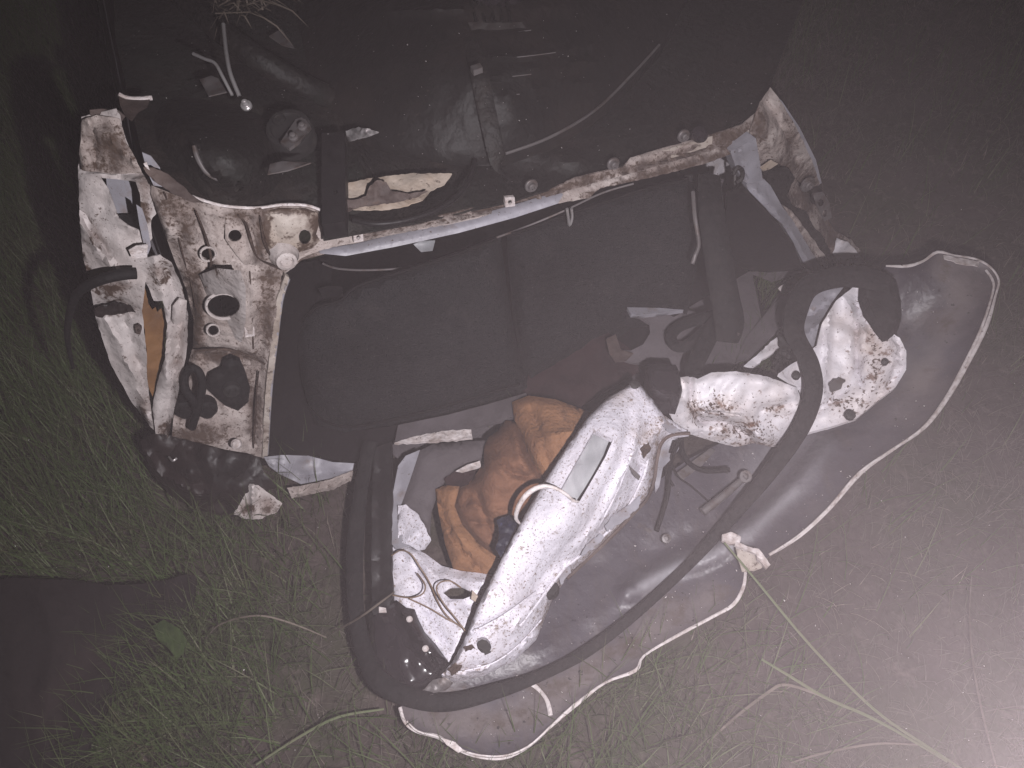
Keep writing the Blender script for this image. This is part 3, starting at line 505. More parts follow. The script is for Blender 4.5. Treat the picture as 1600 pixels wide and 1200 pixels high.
hl = panel('roof_headlining', [(600, 700), (700, 660), (830, 615), (1000, 540), (1070, 484), (1170, 424), (1262, 424), (1262, 470), (1232, 505), (1150, 582), (1100, 590), (1010, 600), (930, 640), (840, 680), (760, 720), (640, 730)],
      Z((600, 700, .045), (830, 615, .04), (1070, 484, .05), (1262, 430, .08), (1150, 580, .06), (840, 680, .04)), M['head'], car, step=10, amp=.008, freq=40, holes=[[(1176, 428), (1206, 440), (1235, 432), (1210, 470), (1190, 498), (1184, 470)], [(1140, 580), (1160, 560), (1205, 528), (1222, 505), (1222, 560), (1200, 578), (1170, 584)]])
panel('white_roof_strip', [(1162, 572), (1186, 552), (1212, 528), (1236, 500), (1246, 508), (1230, 530), (1206, 552), (1180, 572), (1170, 582)], Z((1162, 572, .10), (1240, 502, .13), (1206, 545, .115)), M['white_spot'], car, step=5, amp=.005, freq=12, jag=1.2, thick=.006)
panel('lilac_roof_panel', [(1188, 500), (1214, 470), (1244, 440), (1262, 436), (1250, 470), (1236, 496), (1206, 526), (1170, 560), (1150, 566), (1164, 530)], Z((1188, 500, .085), (1262, 436, .11), (1160, 560, .08)), M['head'], car, step=7, amp=.006, freq=24, thick=.006)
panel('roof_light_edge', [(1216, 450), (1240, 430), (1262, 420), (1270, 424), (1250, 440), (1226, 462)], Z((1240, 438, .125)), M['hem'], car, step=5, amp=.004, freq=9, jag=.8)
panel('crushed_catch', [(1214, 520), (1224, 506), (1232, 520), (1236, 548), (1228, 576), (1214, 584), (1208, 566), (1218, 546)], Z((1222, 545, .14)), M['plugm'], car, step=4, amp=.014, freq=7, jag=1.2)
panel('headlining_edge', [(617, 690), (622, 664), (700, 648), (760, 632), (822, 614), (832, 640), (790, 656), (735, 669), (640, 686)], Z((617, 690, .14), (822, 614, .14)), M['head'], car, step=8, amp=.006, freq=20, thick=.008)
panel('white_roof_rail', [(616, 692), (640, 684), (690, 673), (736, 671), (738, 684), (700, 688), (660, 690)], Z((616, 692, .15), (738, 684, .15)), M['hem'], car, step=6, amp=.004, freq=12, jag=1, thick=.006)
panel('roof_rear_edge', [(412, 714), (440, 711), (478, 711), (520, 722), (556, 724), (552, 736), (520, 746), (470, 756), (436, 740), (420, 728)], Z((412, 714, .06), (556, 728, .05), (470, 750, .04)), M['lav'], car, step=6, amp=.006, freq=18, cre=[([(420, 730), (480, 742), (540, 735)], -.008, 5)])
panel('roof_drip_lip', [(448, 762), (480, 757), (520, 748), (557, 732), (555, 742), (520, 760), (480, 768), (454, 774)], Z((450, 765, .055), (555, 738, .055)), M['muddy'], car, step=5, amp=.003, freq=10, jag=.8, thick=.012)
panel('lilac_wheel_arch', [(980, 480), (1030, 481), (1068, 484), (1040, 488), (1002, 492), (986, 491)], Z((980, 480, .20), (1068, 484, .19)), M['lav'], car, step=6, amp=.003, freq=14, thick=.01)
panel('side_trim', [(985, 490), (1030, 488), (1070, 484), (1104, 492), (1112, 540), (1090, 585), (1062, 590), (1020, 570), (985, 566), (968, 560), (950, 540), (948, 528), (960, 524), (968, 545), (985, 548), (1005, 538), (1016, 520), (1014, 505), (1000, 496)], Z((985, 490, .19), (1104, 492, .14), (1060, 590, .11), (950, 540, .16)), M['head'], car, step=7, amp=.006, freq=26, thick=.006)
panel('trim_hollow', [(975, 494), (1002, 496), (1016, 508), (1016, 524), (1004, 540), (985, 550), (968, 546), (960, 520)], Z((990, 520, .10)), M['cabin'], car, step=9)
panel('pink_trim_corner', [(947, 530), (962, 522), (970, 546), (990, 552), (978, 564), (962, 566), (952, 552)], Z((960, 545, .18)), M['rustm'], car, step=6, amp=.004, freq=10)
tube('seat_belt', [onz(*p) for p in [(1108, 275, .48), (1112, 330, .46), (1122, 400, .41), (1132, 460, .35), (1140, 505, .31), (1136, 534, .28)]], [.022, .024, .026, .027, .028, .022], M['rubber'], car, 10, 6, flat=.3, up=(0, -.8, .6))
tube('belt_sleeve', [onr(*p) for p in [(1124, 283, -.03), (1118, 300, -.04), (1122, 330, -.05), (1132, 365, -.06), (1140, 395, -.07)]], [.012, .016, .018, .014, .008], M['head'], car, 8, 6, flat=.4, up=NR)
tube('belt_loop', [onz(*p) for p in [(1118, 492, .20), (1090, 500, .20), (1062, 510, .20), (1049, 524, .20), (1054, 540, .20), (1074, 540, .20), (1100, 520, .21), (1118, 500, .22)]], .012, M['rubber'], car, 8, 6, flat=.22, up=(0, -.4, 1))
tube('belt_webbing', [onz(*p) for p in [(1128, 494, .24), (1112, 520, .24), (1096, 550, .24), (1084, 575, .24), (1086, 588, .245)]], .017, M['rubber'], car, 8, 6, flat=.16, up=(0, -.6, 1))
tube('door_cable', [onr(*p) for p in [(1150, 262, .02), (1148, 280, .01), (1150, 300, .0), (1151, 316, .0), (1162, 323, 0), (1178, 328, 0), (1190, 328, 0)]], .0024, M['steel'], car, 6, 5)
tube('belt_anchor', [onr(*p) for p in [(1146, 272, .02), (1152, 262, .02), (1160, 268, .02), (1158, 280, .02), (1150, 286, .02)]], .005, M['plugm'], car, 8, 5)
panel('white_trim_tag', [(1144, 394), (1158, 384), (1160, 397)], R((1152, 392, -.05)), M['hem'], car, step=6)
panel('hanging_catch', [(1210, 392), (1220, 388), (1224, 404), (1222, 414), (1212, 412)], R((1217, 400, -.03)), M['zinc'], car, step=5, amp=.004, freq=6, thick=.008)
panel('door_shut_face', [(1160, 290), (1200, 330), (1240, 380), (1255, 420), (1200, 425), (1160, 420), (1130, 380), (1135, 300)], Z((1160, 290, .44), (1240, 380, .25), (1255, 420, .12), (1160, 420, .12), (1135, 300, .40)), M['cabin'], car, step=14, amp=.006, freq=30)
tube('interior_rod', [onz(*p) for p in [(1083, 300, .46), (1086, 340, .44), (1092, 380, .41), (1086, 400, .39), (1082, 412, .38)]], .004, M['zinc'], car, 6, 4)

# --- flanks of the shell, going away to the nose
def flank(name, a0, z1, length, mt):
    vs = []; fs = []; n = 9; m = 5
    for i in range(n):
        for j in range(m):
            t = i / (n - 1); s = j / (m - 1)
            bulge = .05 * math.sin(math.pi * s)
            q = a0 + FO * (length * t) + Vector((0, 0, .02 + (z1 - .02) * s)) + AX * (bulge if name.endswith('far') else -bulge)
            vs.append(q)
    for i in range(n - 1):
        for j in range(m - 1): fs.append((i * m + j, (i + 1) * m + j, (i + 1) * m + j + 1, i * m + j + 1))
    k = len(vs); inn = AX * (-.01 if name.endswith('far') else .01)
    vs += [v + inn for v in vs]; fs += [tuple(x + k for x in f[::-1]) for f in fs]
    o = link('body_side', vs, fs, mt, car, 40); return o
pl = onr(150, 240, -.09); pr = onr(1268, 262, -.08)
flank('near', Vector((pl.x, pl.y, 0)) + FO * .12 + AX * .04, .66, 2.4, M['white_spot'])
flank('far', Vector((pr.x, pr.y, 0)) + FO * .14 - AX * .06, .34, 2.4, M['white_spot'])
c0 = onz(200, -150, .60); c1 = onz(1300, -150, .48)
fb = [c0, c1, c1 + FO * 1.2, c0 + FO * 1.2]; fb = fb + [p - Vector((0, 0, .05)) for p in fb]
link('front_floor', fb, [(0, 1, 2, 3), (7, 6, 5, 4), (0, 4, 5, 1), (1, 5, 6, 2), (2, 6, 7, 3), (3, 7, 4, 0)], M['under'], car)

# ------------------------------------------------------------------ TAILGATE lying inside-up on the grass
gate = thing('car_tailgate', 'torn white tailgate lying inside up on the grass behind the wrecked car', 'tailgate', onz(950, 880, .0))
skin_edge = [(626, 1104), (634, 1128), (652, 1144), (682, 1152), (706, 1166), (740, 1180), (786, 1183), (826, 1168), (862, 1136), (900, 1100), (946, 1068), (994, 1046), (1008, 1024), (1060, 992), (1116, 962), (1146, 944), (1160, 918), (1166, 896),
             (1204, 868), (1250, 838), (1298, 794), (1346, 738), (1398, 702), (1446, 668), (1482, 622), (1512, 568), (1540, 510), (1556, 462), (1560, 436), (1548, 416), (1524, 406), (1490, 400), (1466, 394), (1444, 408), (1418, 416), (1384, 416)]
skin_in = [(1330, 470), (1250, 600), (1190, 660), (1080, 715), (1000, 770), (900, 850), (800, 960), (720, 1040), (650, 1085)]
skz = Z((626, 1104, .055), (740, 1180, .06), (826, 1168, .06), (900, 1100, .06), (1008, 1024, .065), (1146, 944, .075), (1204, 868, .10), (1346, 738, .14), (1446, 668, .17), (1540, 510, .23), (1560, 436, .25), (1466, 394, .26), (1384, 416, .24),
        (780, 1110, .035), (930, 1010, .03), (1060, 890, .03), (1200, 770, .05), (1320, 660, .08), (1440, 520, .15), (1430, 440, .22), (1330, 470, .16), (1190, 660, .08), (1000, 770, .045), (800, 960, .04), (650, 1085, .05))
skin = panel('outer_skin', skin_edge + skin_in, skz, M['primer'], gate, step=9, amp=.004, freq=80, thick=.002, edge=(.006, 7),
      cre=[([(980, 925), (1040, 892), (1110, 868), (1180, 825), (1250, 755), (1300, 690)], .022, 16), ([(1010, 870), (1100, 830), (1170, 775), (1230, 700)], -.012, 22), ([(700, 1060), (850, 1010), (980, 930)], .006, 14), ([(840, 1052), (866, 1090), (858, 1118)], .003, 5), ([(1280, 560), (1400, 620)], .008, 20), ([(1290, 730), (1400, 620), (1480, 520)], .010, 22)], mud=[([(690, 1125), (780, 1130), (880, 1075), (1000, 1000), (1110, 935)], 34, 1.0), ([(1480, 430), (1500, 480), (1430, 600)], 26, .6)], tint=[([(1005, 915), (1060, 884), (1120, 862), (1180, 822), (1240, 766)], 11, .9), ([(985, 927), (1010, 912)], 5, .7), ([(1180, 750), (1230, 690), (1290, 620)], 34, .45), ([(1380, 600), (1440, 540)], 22, .3), ([(1250, 755), (1290, 690)], 16, .4)])  # tint: paler grey streaks across the tailgate skin
def zs(px, py, up): return onz(px, py, float(skz.f([(px, py)])[0]) + up)
rk2 = random.Random(8)
def hem(a, b, r, up): 
    e = skin_edge[a:b]
    return tube('skin_hem', [zs(p[0] + rk2.uniform(-1.6, 1.6), p[1] + rk2.uniform(-1.6, 1.6), up) for p in e], [r * rk2.uniform(.7, 1.35) for p in e], M['hem'], gate, 7, 4, flat=.7)
hem(0, 18, .0025, .008); hem(18, 36, .0029, .010)
def inset(pts, k, c=(1080, 800)): return [(p[0] + (c[0] - p[0]) * k, p[1] + (c[1] - p[1]) * k) for p in pts]
tube('hem_fold', [zs(p[0], p[1], .012) for p in inset(skin_edge[18:30], .016)], .0026, M['hem'], gate, 6, 4)
tube('hem_fold', [zs(p[0], p[1], .012) for p in inset(skin_edge[1:10], .014, (760, 1080))], .0022, M['hem'], gate, 6, 4)
panel('hem_flake', [(1474, 398), (1530, 408), (1528, 416), (1500, 412), (1476, 404)], Z((1500, 406, .285)), M['hem'], gate, step=5, jag=.6)
panel('hem_flake', [(688, 1152), (712, 1160), (724, 1172), (716, 1176), (698, 1164)], Z((705, 1162, .085)), M['hem'], gate, step=5, jag=.6)
panel('torn_edge_scrap', [(1150, 852), (1172, 860), (1196, 872), (1200, 882), (1178, 892), (1160, 893), (1152, 872)], Z((1175, 872, .13)), M['cream_dull'], gate, step=6, amp=.006, freq=12, jag=1)
for q in ([(1128, 835), (1142, 831), (1158, 838), (1156, 848), (1140, 850), (1128, 844)], [(1150, 846), (1180, 858), (1184, 866), (1168, 860), (1148, 852)], [(1178, 856), (1186, 858), (1204, 882), (1198, 888), (1184, 874)]):
    panel('hem_splinter', q, Z((1160, 850, .155)), M['hem'], gate, step=5, thick=.006, amp=.003, freq=8, jag=.6)
tube('sealant_streak', [zs(*p, .008) for p in [(806, 1058), (830, 1068), (846, 1082), (856, 1098), (860, 1118)]], [.0035, .004, .003, .0035, .004], M['hem'], skin, 6, 4, flat=.4)

# white box-section beam of the inner frame
beam_out = [(990, 597), (1004, 604), (1020, 625), (1036, 648), (1060, 664), (1078, 676), (1052, 680), (1034, 690), (1026, 712), (1022, 748), (1014, 776), (996, 796), (962, 830), (922, 868), (884, 902), (864, 930), (852, 962), (838, 996), (804, 1028), (756, 1052), (712, 1063), (690, 1054),
            (706, 1036), (730, 990), (744, 952), (770, 900), (800, 842), (838, 772), (880, 705), (918, 652), (950, 620)]
bz = Z((990, 597, .30), (950, 620, .295), (880, 705, .275), (838, 772, .25), (770, 900, .20), (730, 990, .155), (690, 1052, .11), (1036, 648, .27), (1078, 676, .235), (1030, 700, .22), (1020, 760, .17), (962, 830, .13), (884, 902, .11), (852, 962, .10), (804, 1028, .095), (712, 1063, .10),
       (960, 690, .315), (880, 820, .255), (800, 940, .19), (760, 1010, .15))
beam = panel('inner_frame_beam', beam_out, bz, M['white'], gate, step=6, amp=.003, freq=40, thick=.012, edge=(-.012, 3.2), jag=.5,
      holes=[[(928, 672), (958, 686), (946, 714), (924, 752), (904, 786), (876, 764), (894, 732), (912, 700)], oval(756, 1008, 11, 14, 10, -.5), oval(992, 603, 7, 5, 10)],
      cre=[([(1000, 660), (985, 720), (940, 810), (870, 900), (800, 985)], .009, 5), ([(985, 650), (965, 730), (915, 820), (840, 910)], -.006, 6), ([(1010, 720), (975, 800), (880, 880)], -.009, 5), ([(735, 990), (790, 960), (840, 925)], -.008, 4), ([(1000, 740), (1000, 720), (985, 712)], -.010, 4), ([(720, 1048), (790, 1030), (840, 980)], -.009, 4), ([(1040, 660), (1012, 690), (1008, 740)], .012, 7)], mud=[([(1030, 690), (1020, 760), (960, 830), (880, 905), (845, 980)], 10, .7), ([(1040, 650), (1008, 690)], 14, .5), (712, 1045, 16, 16, .8), (780, 980, 40, 8, .4)])
panel('access_film', [(930, 670), (962, 684), (948, 718), (926, 756), (905, 790), (872, 764), (892, 730), (912, 698)], Z((930, 670, .275), (872, 764, .225), (962, 684, .28), (905, 790, .21)), M['film'], beam, step=6, amp=.003, freq=30)
tube('torn_seam_edge', [onz(*p) for p in [(1078, 677, .235), (1050, 680, .235), (1034, 692, .225), (1027, 716, .21), (1022, 750, .18), (1012, 778, .16), (994, 798, .145), (962, 832, .13), (922, 870, .115), (886, 904, .11)]], .0035, M['rustm'], beam, 6, 5)
panel('slit_tab', [(982, 726), (1001, 744), (998, 750), (990, 742)], Z((990, 738, .262)), M['zinc'], beam, step=4)
lathe('rubber_plug', onz(860, 925, .115), (0, 0, 1), [(.015, 0), (.016, .012), (.012, .018)], M['plugm'], beam, 10)
panel('plug_cover', [(748, 998), (756, 995), (768, 1008), (767, 1019), (758, 1023), (746, 1010)], Z((757, 1009, .138)), M['plugm'], beam, step=5)
lathe('rubber_plug', onz(992, 603, .285), (0, -.3, 1), [(.011, 0), (.010, .006), (.006, .008)], M['plugm'], beam, 10)
tube('grab_loop', [onz(*p) for p in [(812, 818, .23), (806, 808, .25), (812, 788, .28), (826, 770, .30), (846, 760, .31), (866, 762, .31), (884, 772, .30), (896, 782, .285), (904, 784, .275)]], [.002, .0035, .0042, .0045, .004, .003, .003, .0025, .002], M['hem'], beam, 8, 6)
# torn hollow under the beam, loose harness
panel('frame_hollow', [(1020, 700), (1040, 684), (1066, 682), (1062, 700), (1050, 716), (1036, 730), (1030, 760), (1024, 770)], Z((1040, 700, .15), (1030, 750, .12)), M['lav'], gate, step=6, amp=.006, freq=14)
for k, pts in enumerate([[(1060, 690, .19), (1050, 715, .15), (1046, 740, .11), (1044, 770, .09), (1036, 800, .07), (1026, 830, .06)], [(1064, 684, .2), (1068, 710, .16), (1082, 728, .13), (1105, 736, .12), (1140, 734, .12)], [(1048, 720, .12), (1060, 745, .1), (1080, 760, .08), (1112, 788, .07)], [(1054, 690, .18), (1040, 730, .11), (1052, 760, .09)]]):
    tube('loose_wire', [onz(*p) for p in pts], [.0045, .005, .002, .003][k], M['rubber'], gate, 7, 6)
panel('lock_bracket', [(1056, 740), (1110, 700), (1118, 704), (1096, 728), (1066, 750)], Z((1085, 725, .09)), M['zinc'], gate, step=6, amp=.006, freq=12)
rod = tube('stay_rod', [onz(*p) for p in [(1098, 800, .075), (1130, 775, .085), (1163, 746, .095)]], [.009, .008, .006], M['zinc'], gate, 8, 4)
lathe('rod_eye', onz(1163, 745, .095), (0, -.5, 1), [(.012, 0), (.012, .010), (.006, .010), (.005, .004)], M['zinc'], rod, 12)
lathe('skin_stud', onz(1040, 842, .045), (0, -.4, 1), [(.010, 0), (.009, .010), (.005, .011), (.004, .006)], M['zinc'], skin, 10)
for pts, r_ in [([(1012, 716, .215), (1004, 748, .20), (976, 800, .17), (930, 850, .155), (880, 888, .14)], .0022), ([(996, 668, .30), (984, 716, .285), (944, 806, .245), (884, 884, .20), (812, 978, .15)], .0026), ([(740, 986, .165), (776, 968, .165), (806, 948, .17), (838, 924, .155)], .0018), ([(716, 1050, .115), (770, 1036, .115), (812, 1006, .115), (846, 968, .112)], .0012)]:
    tube('pressed_seam', [onz(p[0], p[1], float(bz.f([(p[0], p[1])])[0]) + .004) for p in pts], r_, M['white'], beam, 6, 5, flat=.6)
for q in ([(958, 806), (990, 782), (1004, 772), (998, 792), (972, 816), (950, 830), (944, 822)], [(916, 850), (938, 834), (944, 840), (928, 856), (906, 872)], [(872, 898), (888, 884), (892, 894), (876, 914)], [(1036, 652), (1052, 664), (1066, 674), (1046, 676), (1034, 664)]):
    zc = float(bz.f([q[0]])[0]); panel('peeled_paint', q, Z((q[0][0], q[0][1], zc + .004)), M['lav'], beam, step=4, jag=1.6, thick=.002)
for q in ([(700, 1046), (716, 1030), (726, 1034), (718, 1046), (706, 1056)], [(724, 1012), (738, 1006), (742, 1012), (728, 1018)], [(1000, 700), (1014, 690), (1018, 700), (1006, 716)]):
    zc = float(bz.f([q[0]])[0]); panel('mud_crust', q, Z((q[0][0], q[0][1], zc + .006)), M['mudcrust'], beam, step=4, jag=1.6, thick=.003)
# right-hand inner panels, crumpled
panel('inner_panel', [(1062, 590), (1078, 588), (1090, 592), (1112, 582), (1150, 580), (1198, 588), (1246, 606), (1256, 640), (1246, 676), (1228, 692), (1206, 694), (1180, 688), (1150, 694), (1112, 684), (1080, 674), (1058, 662), (1046, 640), (1030, 626), (1064, 622), (1066, 606)],
      Z((1062, 590, .27), (1150, 580, .28), (1246, 606, .25), (1256, 650, .19), (1206, 694, .13), (1112, 684, .16), (1058, 662, .22), (1030, 626, .28), (1150, 630, .24)), M['white_spot'], gate, step=5, amp=.009, freq=24, thick=.01, edge=(-.010, 5), jag=.5,
      cre=[([(1078, 590), (1080, 630), (1100, 660)], -.016, 5), ([(1090, 655), (1140, 660), (1180, 688)], -.020, 8), ([(1100, 640), (1160, 645), (1200, 690)], .014, 7), ([(1190, 640), (1240, 630)], -.008, 6)], mud=[(1120, 635, 40, 22, .9), (1160, 668, 46, 18, 1.0), (1085, 640, 12, 30, .9), (1180, 690, 40, 8, .9), (1215, 640, 26, 14, .7)])
panel('inner_panel', [(1336, 446), (1346, 442), (1350, 470), (1366, 506), (1388, 516), (1406, 528), (1416, 548), (1416, 578), (1400, 604), (1372, 626), (1338, 654), (1300, 666), (1262, 676), (1226, 694), (1240, 660), (1258, 628), (1250, 606), (1216, 584), (1232, 572), (1252, 560), (1276, 540), (1284, 506), (1306, 470)],
      Z((1340, 444, .28), (1366, 506, .27), (1416, 560, .26), (1338, 654, .17), (1240, 688, .13), (1216, 584, .24), (1284, 506, .25), (1310, 570, .21), (1390, 590, .24)), M['white_spot'], gate, step=6, amp=.007, freq=30, thick=.008, edge=(.006, 5), jag=.4,
      cre=[([(1296, 490), (1292, 560), (1285, 620)], .012, 5), ([(1340, 480), (1338, 550), (1345, 600)], -.014, 5), ([(1325, 470), (1350, 520)], .010, 6), ([(1270, 650), (1330, 600), (1345, 560)], -.010, 6), ([(1395, 530), (1404, 570), (1370, 615)], .012, 4)], mud=[(1370, 570, 26, 50, .8), (1330, 630, 50, 22, .8), (1360, 525, 16, 16, .6)])
panel('grooved_inner_skin', [(1246, 460), (1270, 446), (1320, 446), (1300, 472), (1280, 506), (1272, 540), (1250, 556), (1240, 530), (1252, 500)], Z((1246, 460, .22), (1320, 446, .26), (1250, 556, .21)), M['lav'], gate, step=6, amp=.006, freq=18, cre=[([(1255, 500), (1305, 470)], -.012, 4), ([(1252, 528), (1288, 500)], .010, 4)])
lathe('round_plug', onz(1312, 517, .235), (0, -.2, 1), [(.010, -.004), (.0095, .002), (.004, .003)], M['cream'], gate, 12)
for px, py, z_, r in [(1328, 649, .20, .010), (1383, 566, .262, .006), (1244, 587, .238, .008)]:
    lathe('rubber_plug', onz(px, py, z_), (0, -.2, 1), [(r, -.004), (r, .004), (r * .6, .006)], M['plugm'], gate, 10)
panel('peeled_paint', [(1296, 598), (1312, 590), (1322, 594), (1314, 606), (1298, 612)], Z((1308, 600, .222)), M['zinc'], gate, step=4, jag=2, thick=.002)
panel('dark_side_flap', [(1346, 440), (1384, 428), (1400, 436), (1408, 470), (1408, 500), (1400, 524), (1382, 528), (1372, 516), (1352, 488), (1344, 462)], Z((1370, 470, .31), (1395, 520, .29), (1395, 440, .32)), M['rubber'], gate, step=7, amp=.007, freq=22, thick=.012, edge=(-.012, 5), jag=.8)
panel('latch_box', [(1010, 576), (1022, 568), (1056, 570), (1062, 582), (1066, 612), (1062, 622), (1030, 618), (1016, 612)], Z((1010, 576, .29), (1056, 570, .30), (1062, 620, .31)), M['gloss'], gate, step=6, amp=.004, freq=14, thick=.05, edge=(-.012, 4))
# window aperture: black frame, lower white panel, grey trim
panel('window_frame', [(584, 700), (612, 690), (614, 740), (612, 850), (614, 930), (604, 960), (582, 960), (580, 860)], Z((584, 700, .12), (612, 690, .13), (614, 930, .09), (582, 960, .085)), M['black'], gate, step=8, amp=.005, freq=30, thick=.02, jag=.8, cre=[([(592, 700), (592, 950)], -.006, 3)])
panel('aperture_corner', [(612, 850), (612, 780), (622, 728), (634, 712), (656, 703), (646, 734), (630, 780), (622, 800), (640, 852), (618, 858)], Z((612, 850, .10), (656, 703, .13)), M['lav'], gate, step=6, amp=.004, freq=18)
panel('grey_trim_ring', [(652, 706), (676, 694), (720, 690), (762, 688), (760, 716), (724, 728), (698, 746), (684, 768), (674, 800), (672, 836), (662, 822), (646, 800), (626, 792), (640, 750)], Z((652, 706, .12), (762, 688, .13), (672, 836, .10), (626, 792, .11)), M['head'], gate, step=7, amp=.004, freq=30, thick=.006, edge=(-.010, 6))
panel('torn_white_tab', [(622, 790), (634, 788), (652, 802), (664, 822), (674, 844), (664, 858), (654, 860), (638, 850), (622, 846)], Z((622, 790, .125), (674, 844, .135), (640, 850, .11)), M['white'], gate, step=5, amp=.006, freq=14, jag=1)
panel('lower_white_panel', [(612, 842), (640, 852), (666, 866), (690, 884), (720, 892), (774, 898), (756, 936), (738, 972), (716, 1014), (700, 1036), (676, 1006), (648, 970), (616, 940), (610, 900)],
      Z((612, 842, .09), (774, 898, .11), (700, 1036, .075), (616, 940, .08), (690, 930, .085)), M['white'], gate, step=6, amp=.006, freq=26, thick=.004, edge=(-.006, 5),
      holes=[[(692, 926), (704, 918), (722, 917), (736, 924), (740, 930), (724, 936), (704, 936)]], cre=[([(640, 862), (680, 900), (760, 912)], .012, 7), ([(650, 880), (668, 950), (700, 1010)], -.010, 6), ([(690, 940), (720, 944), (735, 960)], .008, 5)])
panel('curled_tab', [(738, 922), (746, 930), (752, 940), (746, 942), (736, 936)], Z((744, 932, .12)), M['cream'], gate, step=4, amp=.004, freq=5)
panel('corner_bracket', [(576, 962), (596, 944), (620, 938), (636, 950), (648, 952), (654, 968), (664, 988), (682, 1008), (702, 1036), (688, 1056), (662, 1072), (630, 1080), (600, 1062), (582, 1030)],
      Z((576, 962, .085), (648, 952, .11), (702, 1036, .10), (630, 1080, .085), (582, 1030, .08), (640, 1010, .11)), M['gloss'], gate, step=6, amp=.005, freq=22, thick=.01, edge=(-.010, 5), cre=[([(612, 940), (640, 1000), (690, 1050)], -.016, 7), ([(630, 960), (660, 1005), (690, 1040)], .008, 5)])
for px, py in [(640, 968), (665, 1014)]: lathe('bracket_rivet', onz(px, py, .118), (0, -.1, 1), [(.0055, 0), (.0055, .003), (.003, .005)], M['hem'], gate, 10)
panel('paint_chip', [(592, 948), (603, 950), (604, 957), (592, 957)], Z((598, 952, .102)), M['hem'], gate, step=4)
for pts in [[(612, 868, .10), (626, 860, .12), (642, 866, .13), (656, 886, .12), (672, 912, .11), (684, 940, .105), (700, 964, .10), (724, 982, .10), (732, 988, .1)], [(730, 990, .1), (712, 966, .11), (694, 944, .12), (682, 922, .13), (688, 910, .14), (704, 908, .14), (720, 918, .12)], [(614, 930, .10), (640, 934, .11), (660, 928, .12), (664, 914, .12), (652, 896, .11)], [(640, 936, .1), (670, 950, .1), (700, 968, .1), (722, 978, .095)]]:
    tube('window_wire', [onz(*p) for p in pts], .0014, M['wire'], gate, 6, 6)
panel('glass_remnant', [(660, 1078), (676, 1062), (694, 1058), (708, 1066), (700, 1076), (672, 1086)], Z((685, 1070, .095)), M['zinc'], gate, step=5, amp=.006, freq=8, jag=1)

# long rubber weather strip, pulled out of its channel, runs round the tailgate
strip = [(580, 690, .13), (564, 760, .11), (558, 850, .09), (558, 950, .085), (568, 1020, .08), (596, 1064, .085), (642, 1088, .09), (704, 1096, .09), (780, 1082, .085), (850, 1052, .075), (920, 1012, .07), (1000, 952, .065), (1080, 878, .07), (1150, 800, .10), (1206, 734, .15), (1252, 668, .21), (1270, 610, .27), (1262, 566, .30), (1240, 522, .31), (1242, 482, .32), (1262, 450, .33), (1310, 434, .34), (1358, 432, .335), (1388, 444, .33)]
rk = random.Random(3); strip = [(p[0] + rk.uniform(-3, 3), p[1] + rk.uniform(-3, 3), p[2] + rk.uniform(-.006, .006)) for p in strip]
ws = tube('weather_strip', [onz(*p) for p in strip], [.015, .014, .016, .014, .015, .017] + [.016, .014, .012, .009, .010, .009] + [.010, .012, .015, .017, .018, .019] + [.020, .021, .022, .024, .026, .020], M['rubber'], None, 12, 7, flat=.34, up=(0, -.25, 1))
tag(ws, 'long black rubber weather strip curling round and over the torn tailgate', 'rubber strip')

# ------------------------------------------------------------------ LOOSE THINGS
lamp = thing('broken_bumper_corner', 'mud-coated dark bumper corner crushed on the grass below the empty lamp seat', 'bumper', onz(320, 750, 0))
panel('bumper_shell', [(219, 690), (236, 678), (262, 680), (300, 690), (350, 704), (404, 714), (412, 738), (432, 760), (408, 768), (392, 786), (374, 806), (336, 802), (296, 790), (260, 768), (234, 734)],
      Z((219, 690, .16), (300, 690, .17), (404, 714, .13), (374, 806, .03), (260, 768, .05), (300, 740, .15), (350, 760, .11)), M['grime'], lamp, step=6, amp=.014, freq=26, thick=.006, jag=1, cre=[([(226, 705), (250, 745), (300, 770), (330, 772)], .022, 9), ([(300, 700), (320, 760), (360, 800)], -.018, 10)])
panel('white_paint_shard', [(365, 803), (378, 782), (390, 756), (404, 758), (420, 770), (441, 786), (432, 800), (404, 811), (384, 810)], Z((365, 803, .05), (398, 757, .10), (441, 786, .06), (404, 811, .04)), M['muddy_light'], lamp, step=5, amp=.004, freq=14, jag=1, cre=[([(396, 757), (394, 808)], .014, 4)], mud=[(385, 795, 16, 12, .8), (420, 790, 16, 14, .7)])
tube('retaining_clip', [onz(*p) for p in [(264, 714, .17), (270, 720, .18), (276, 716, .18)]], .002, M['steel'], lamp, 6, 4)
lathe('reflector_stud', onz(370, 694, .15), (0, -.6, 1), [(.010, 0), (.010, .006), (.005, .010)], M['hem'], lamp, 10)

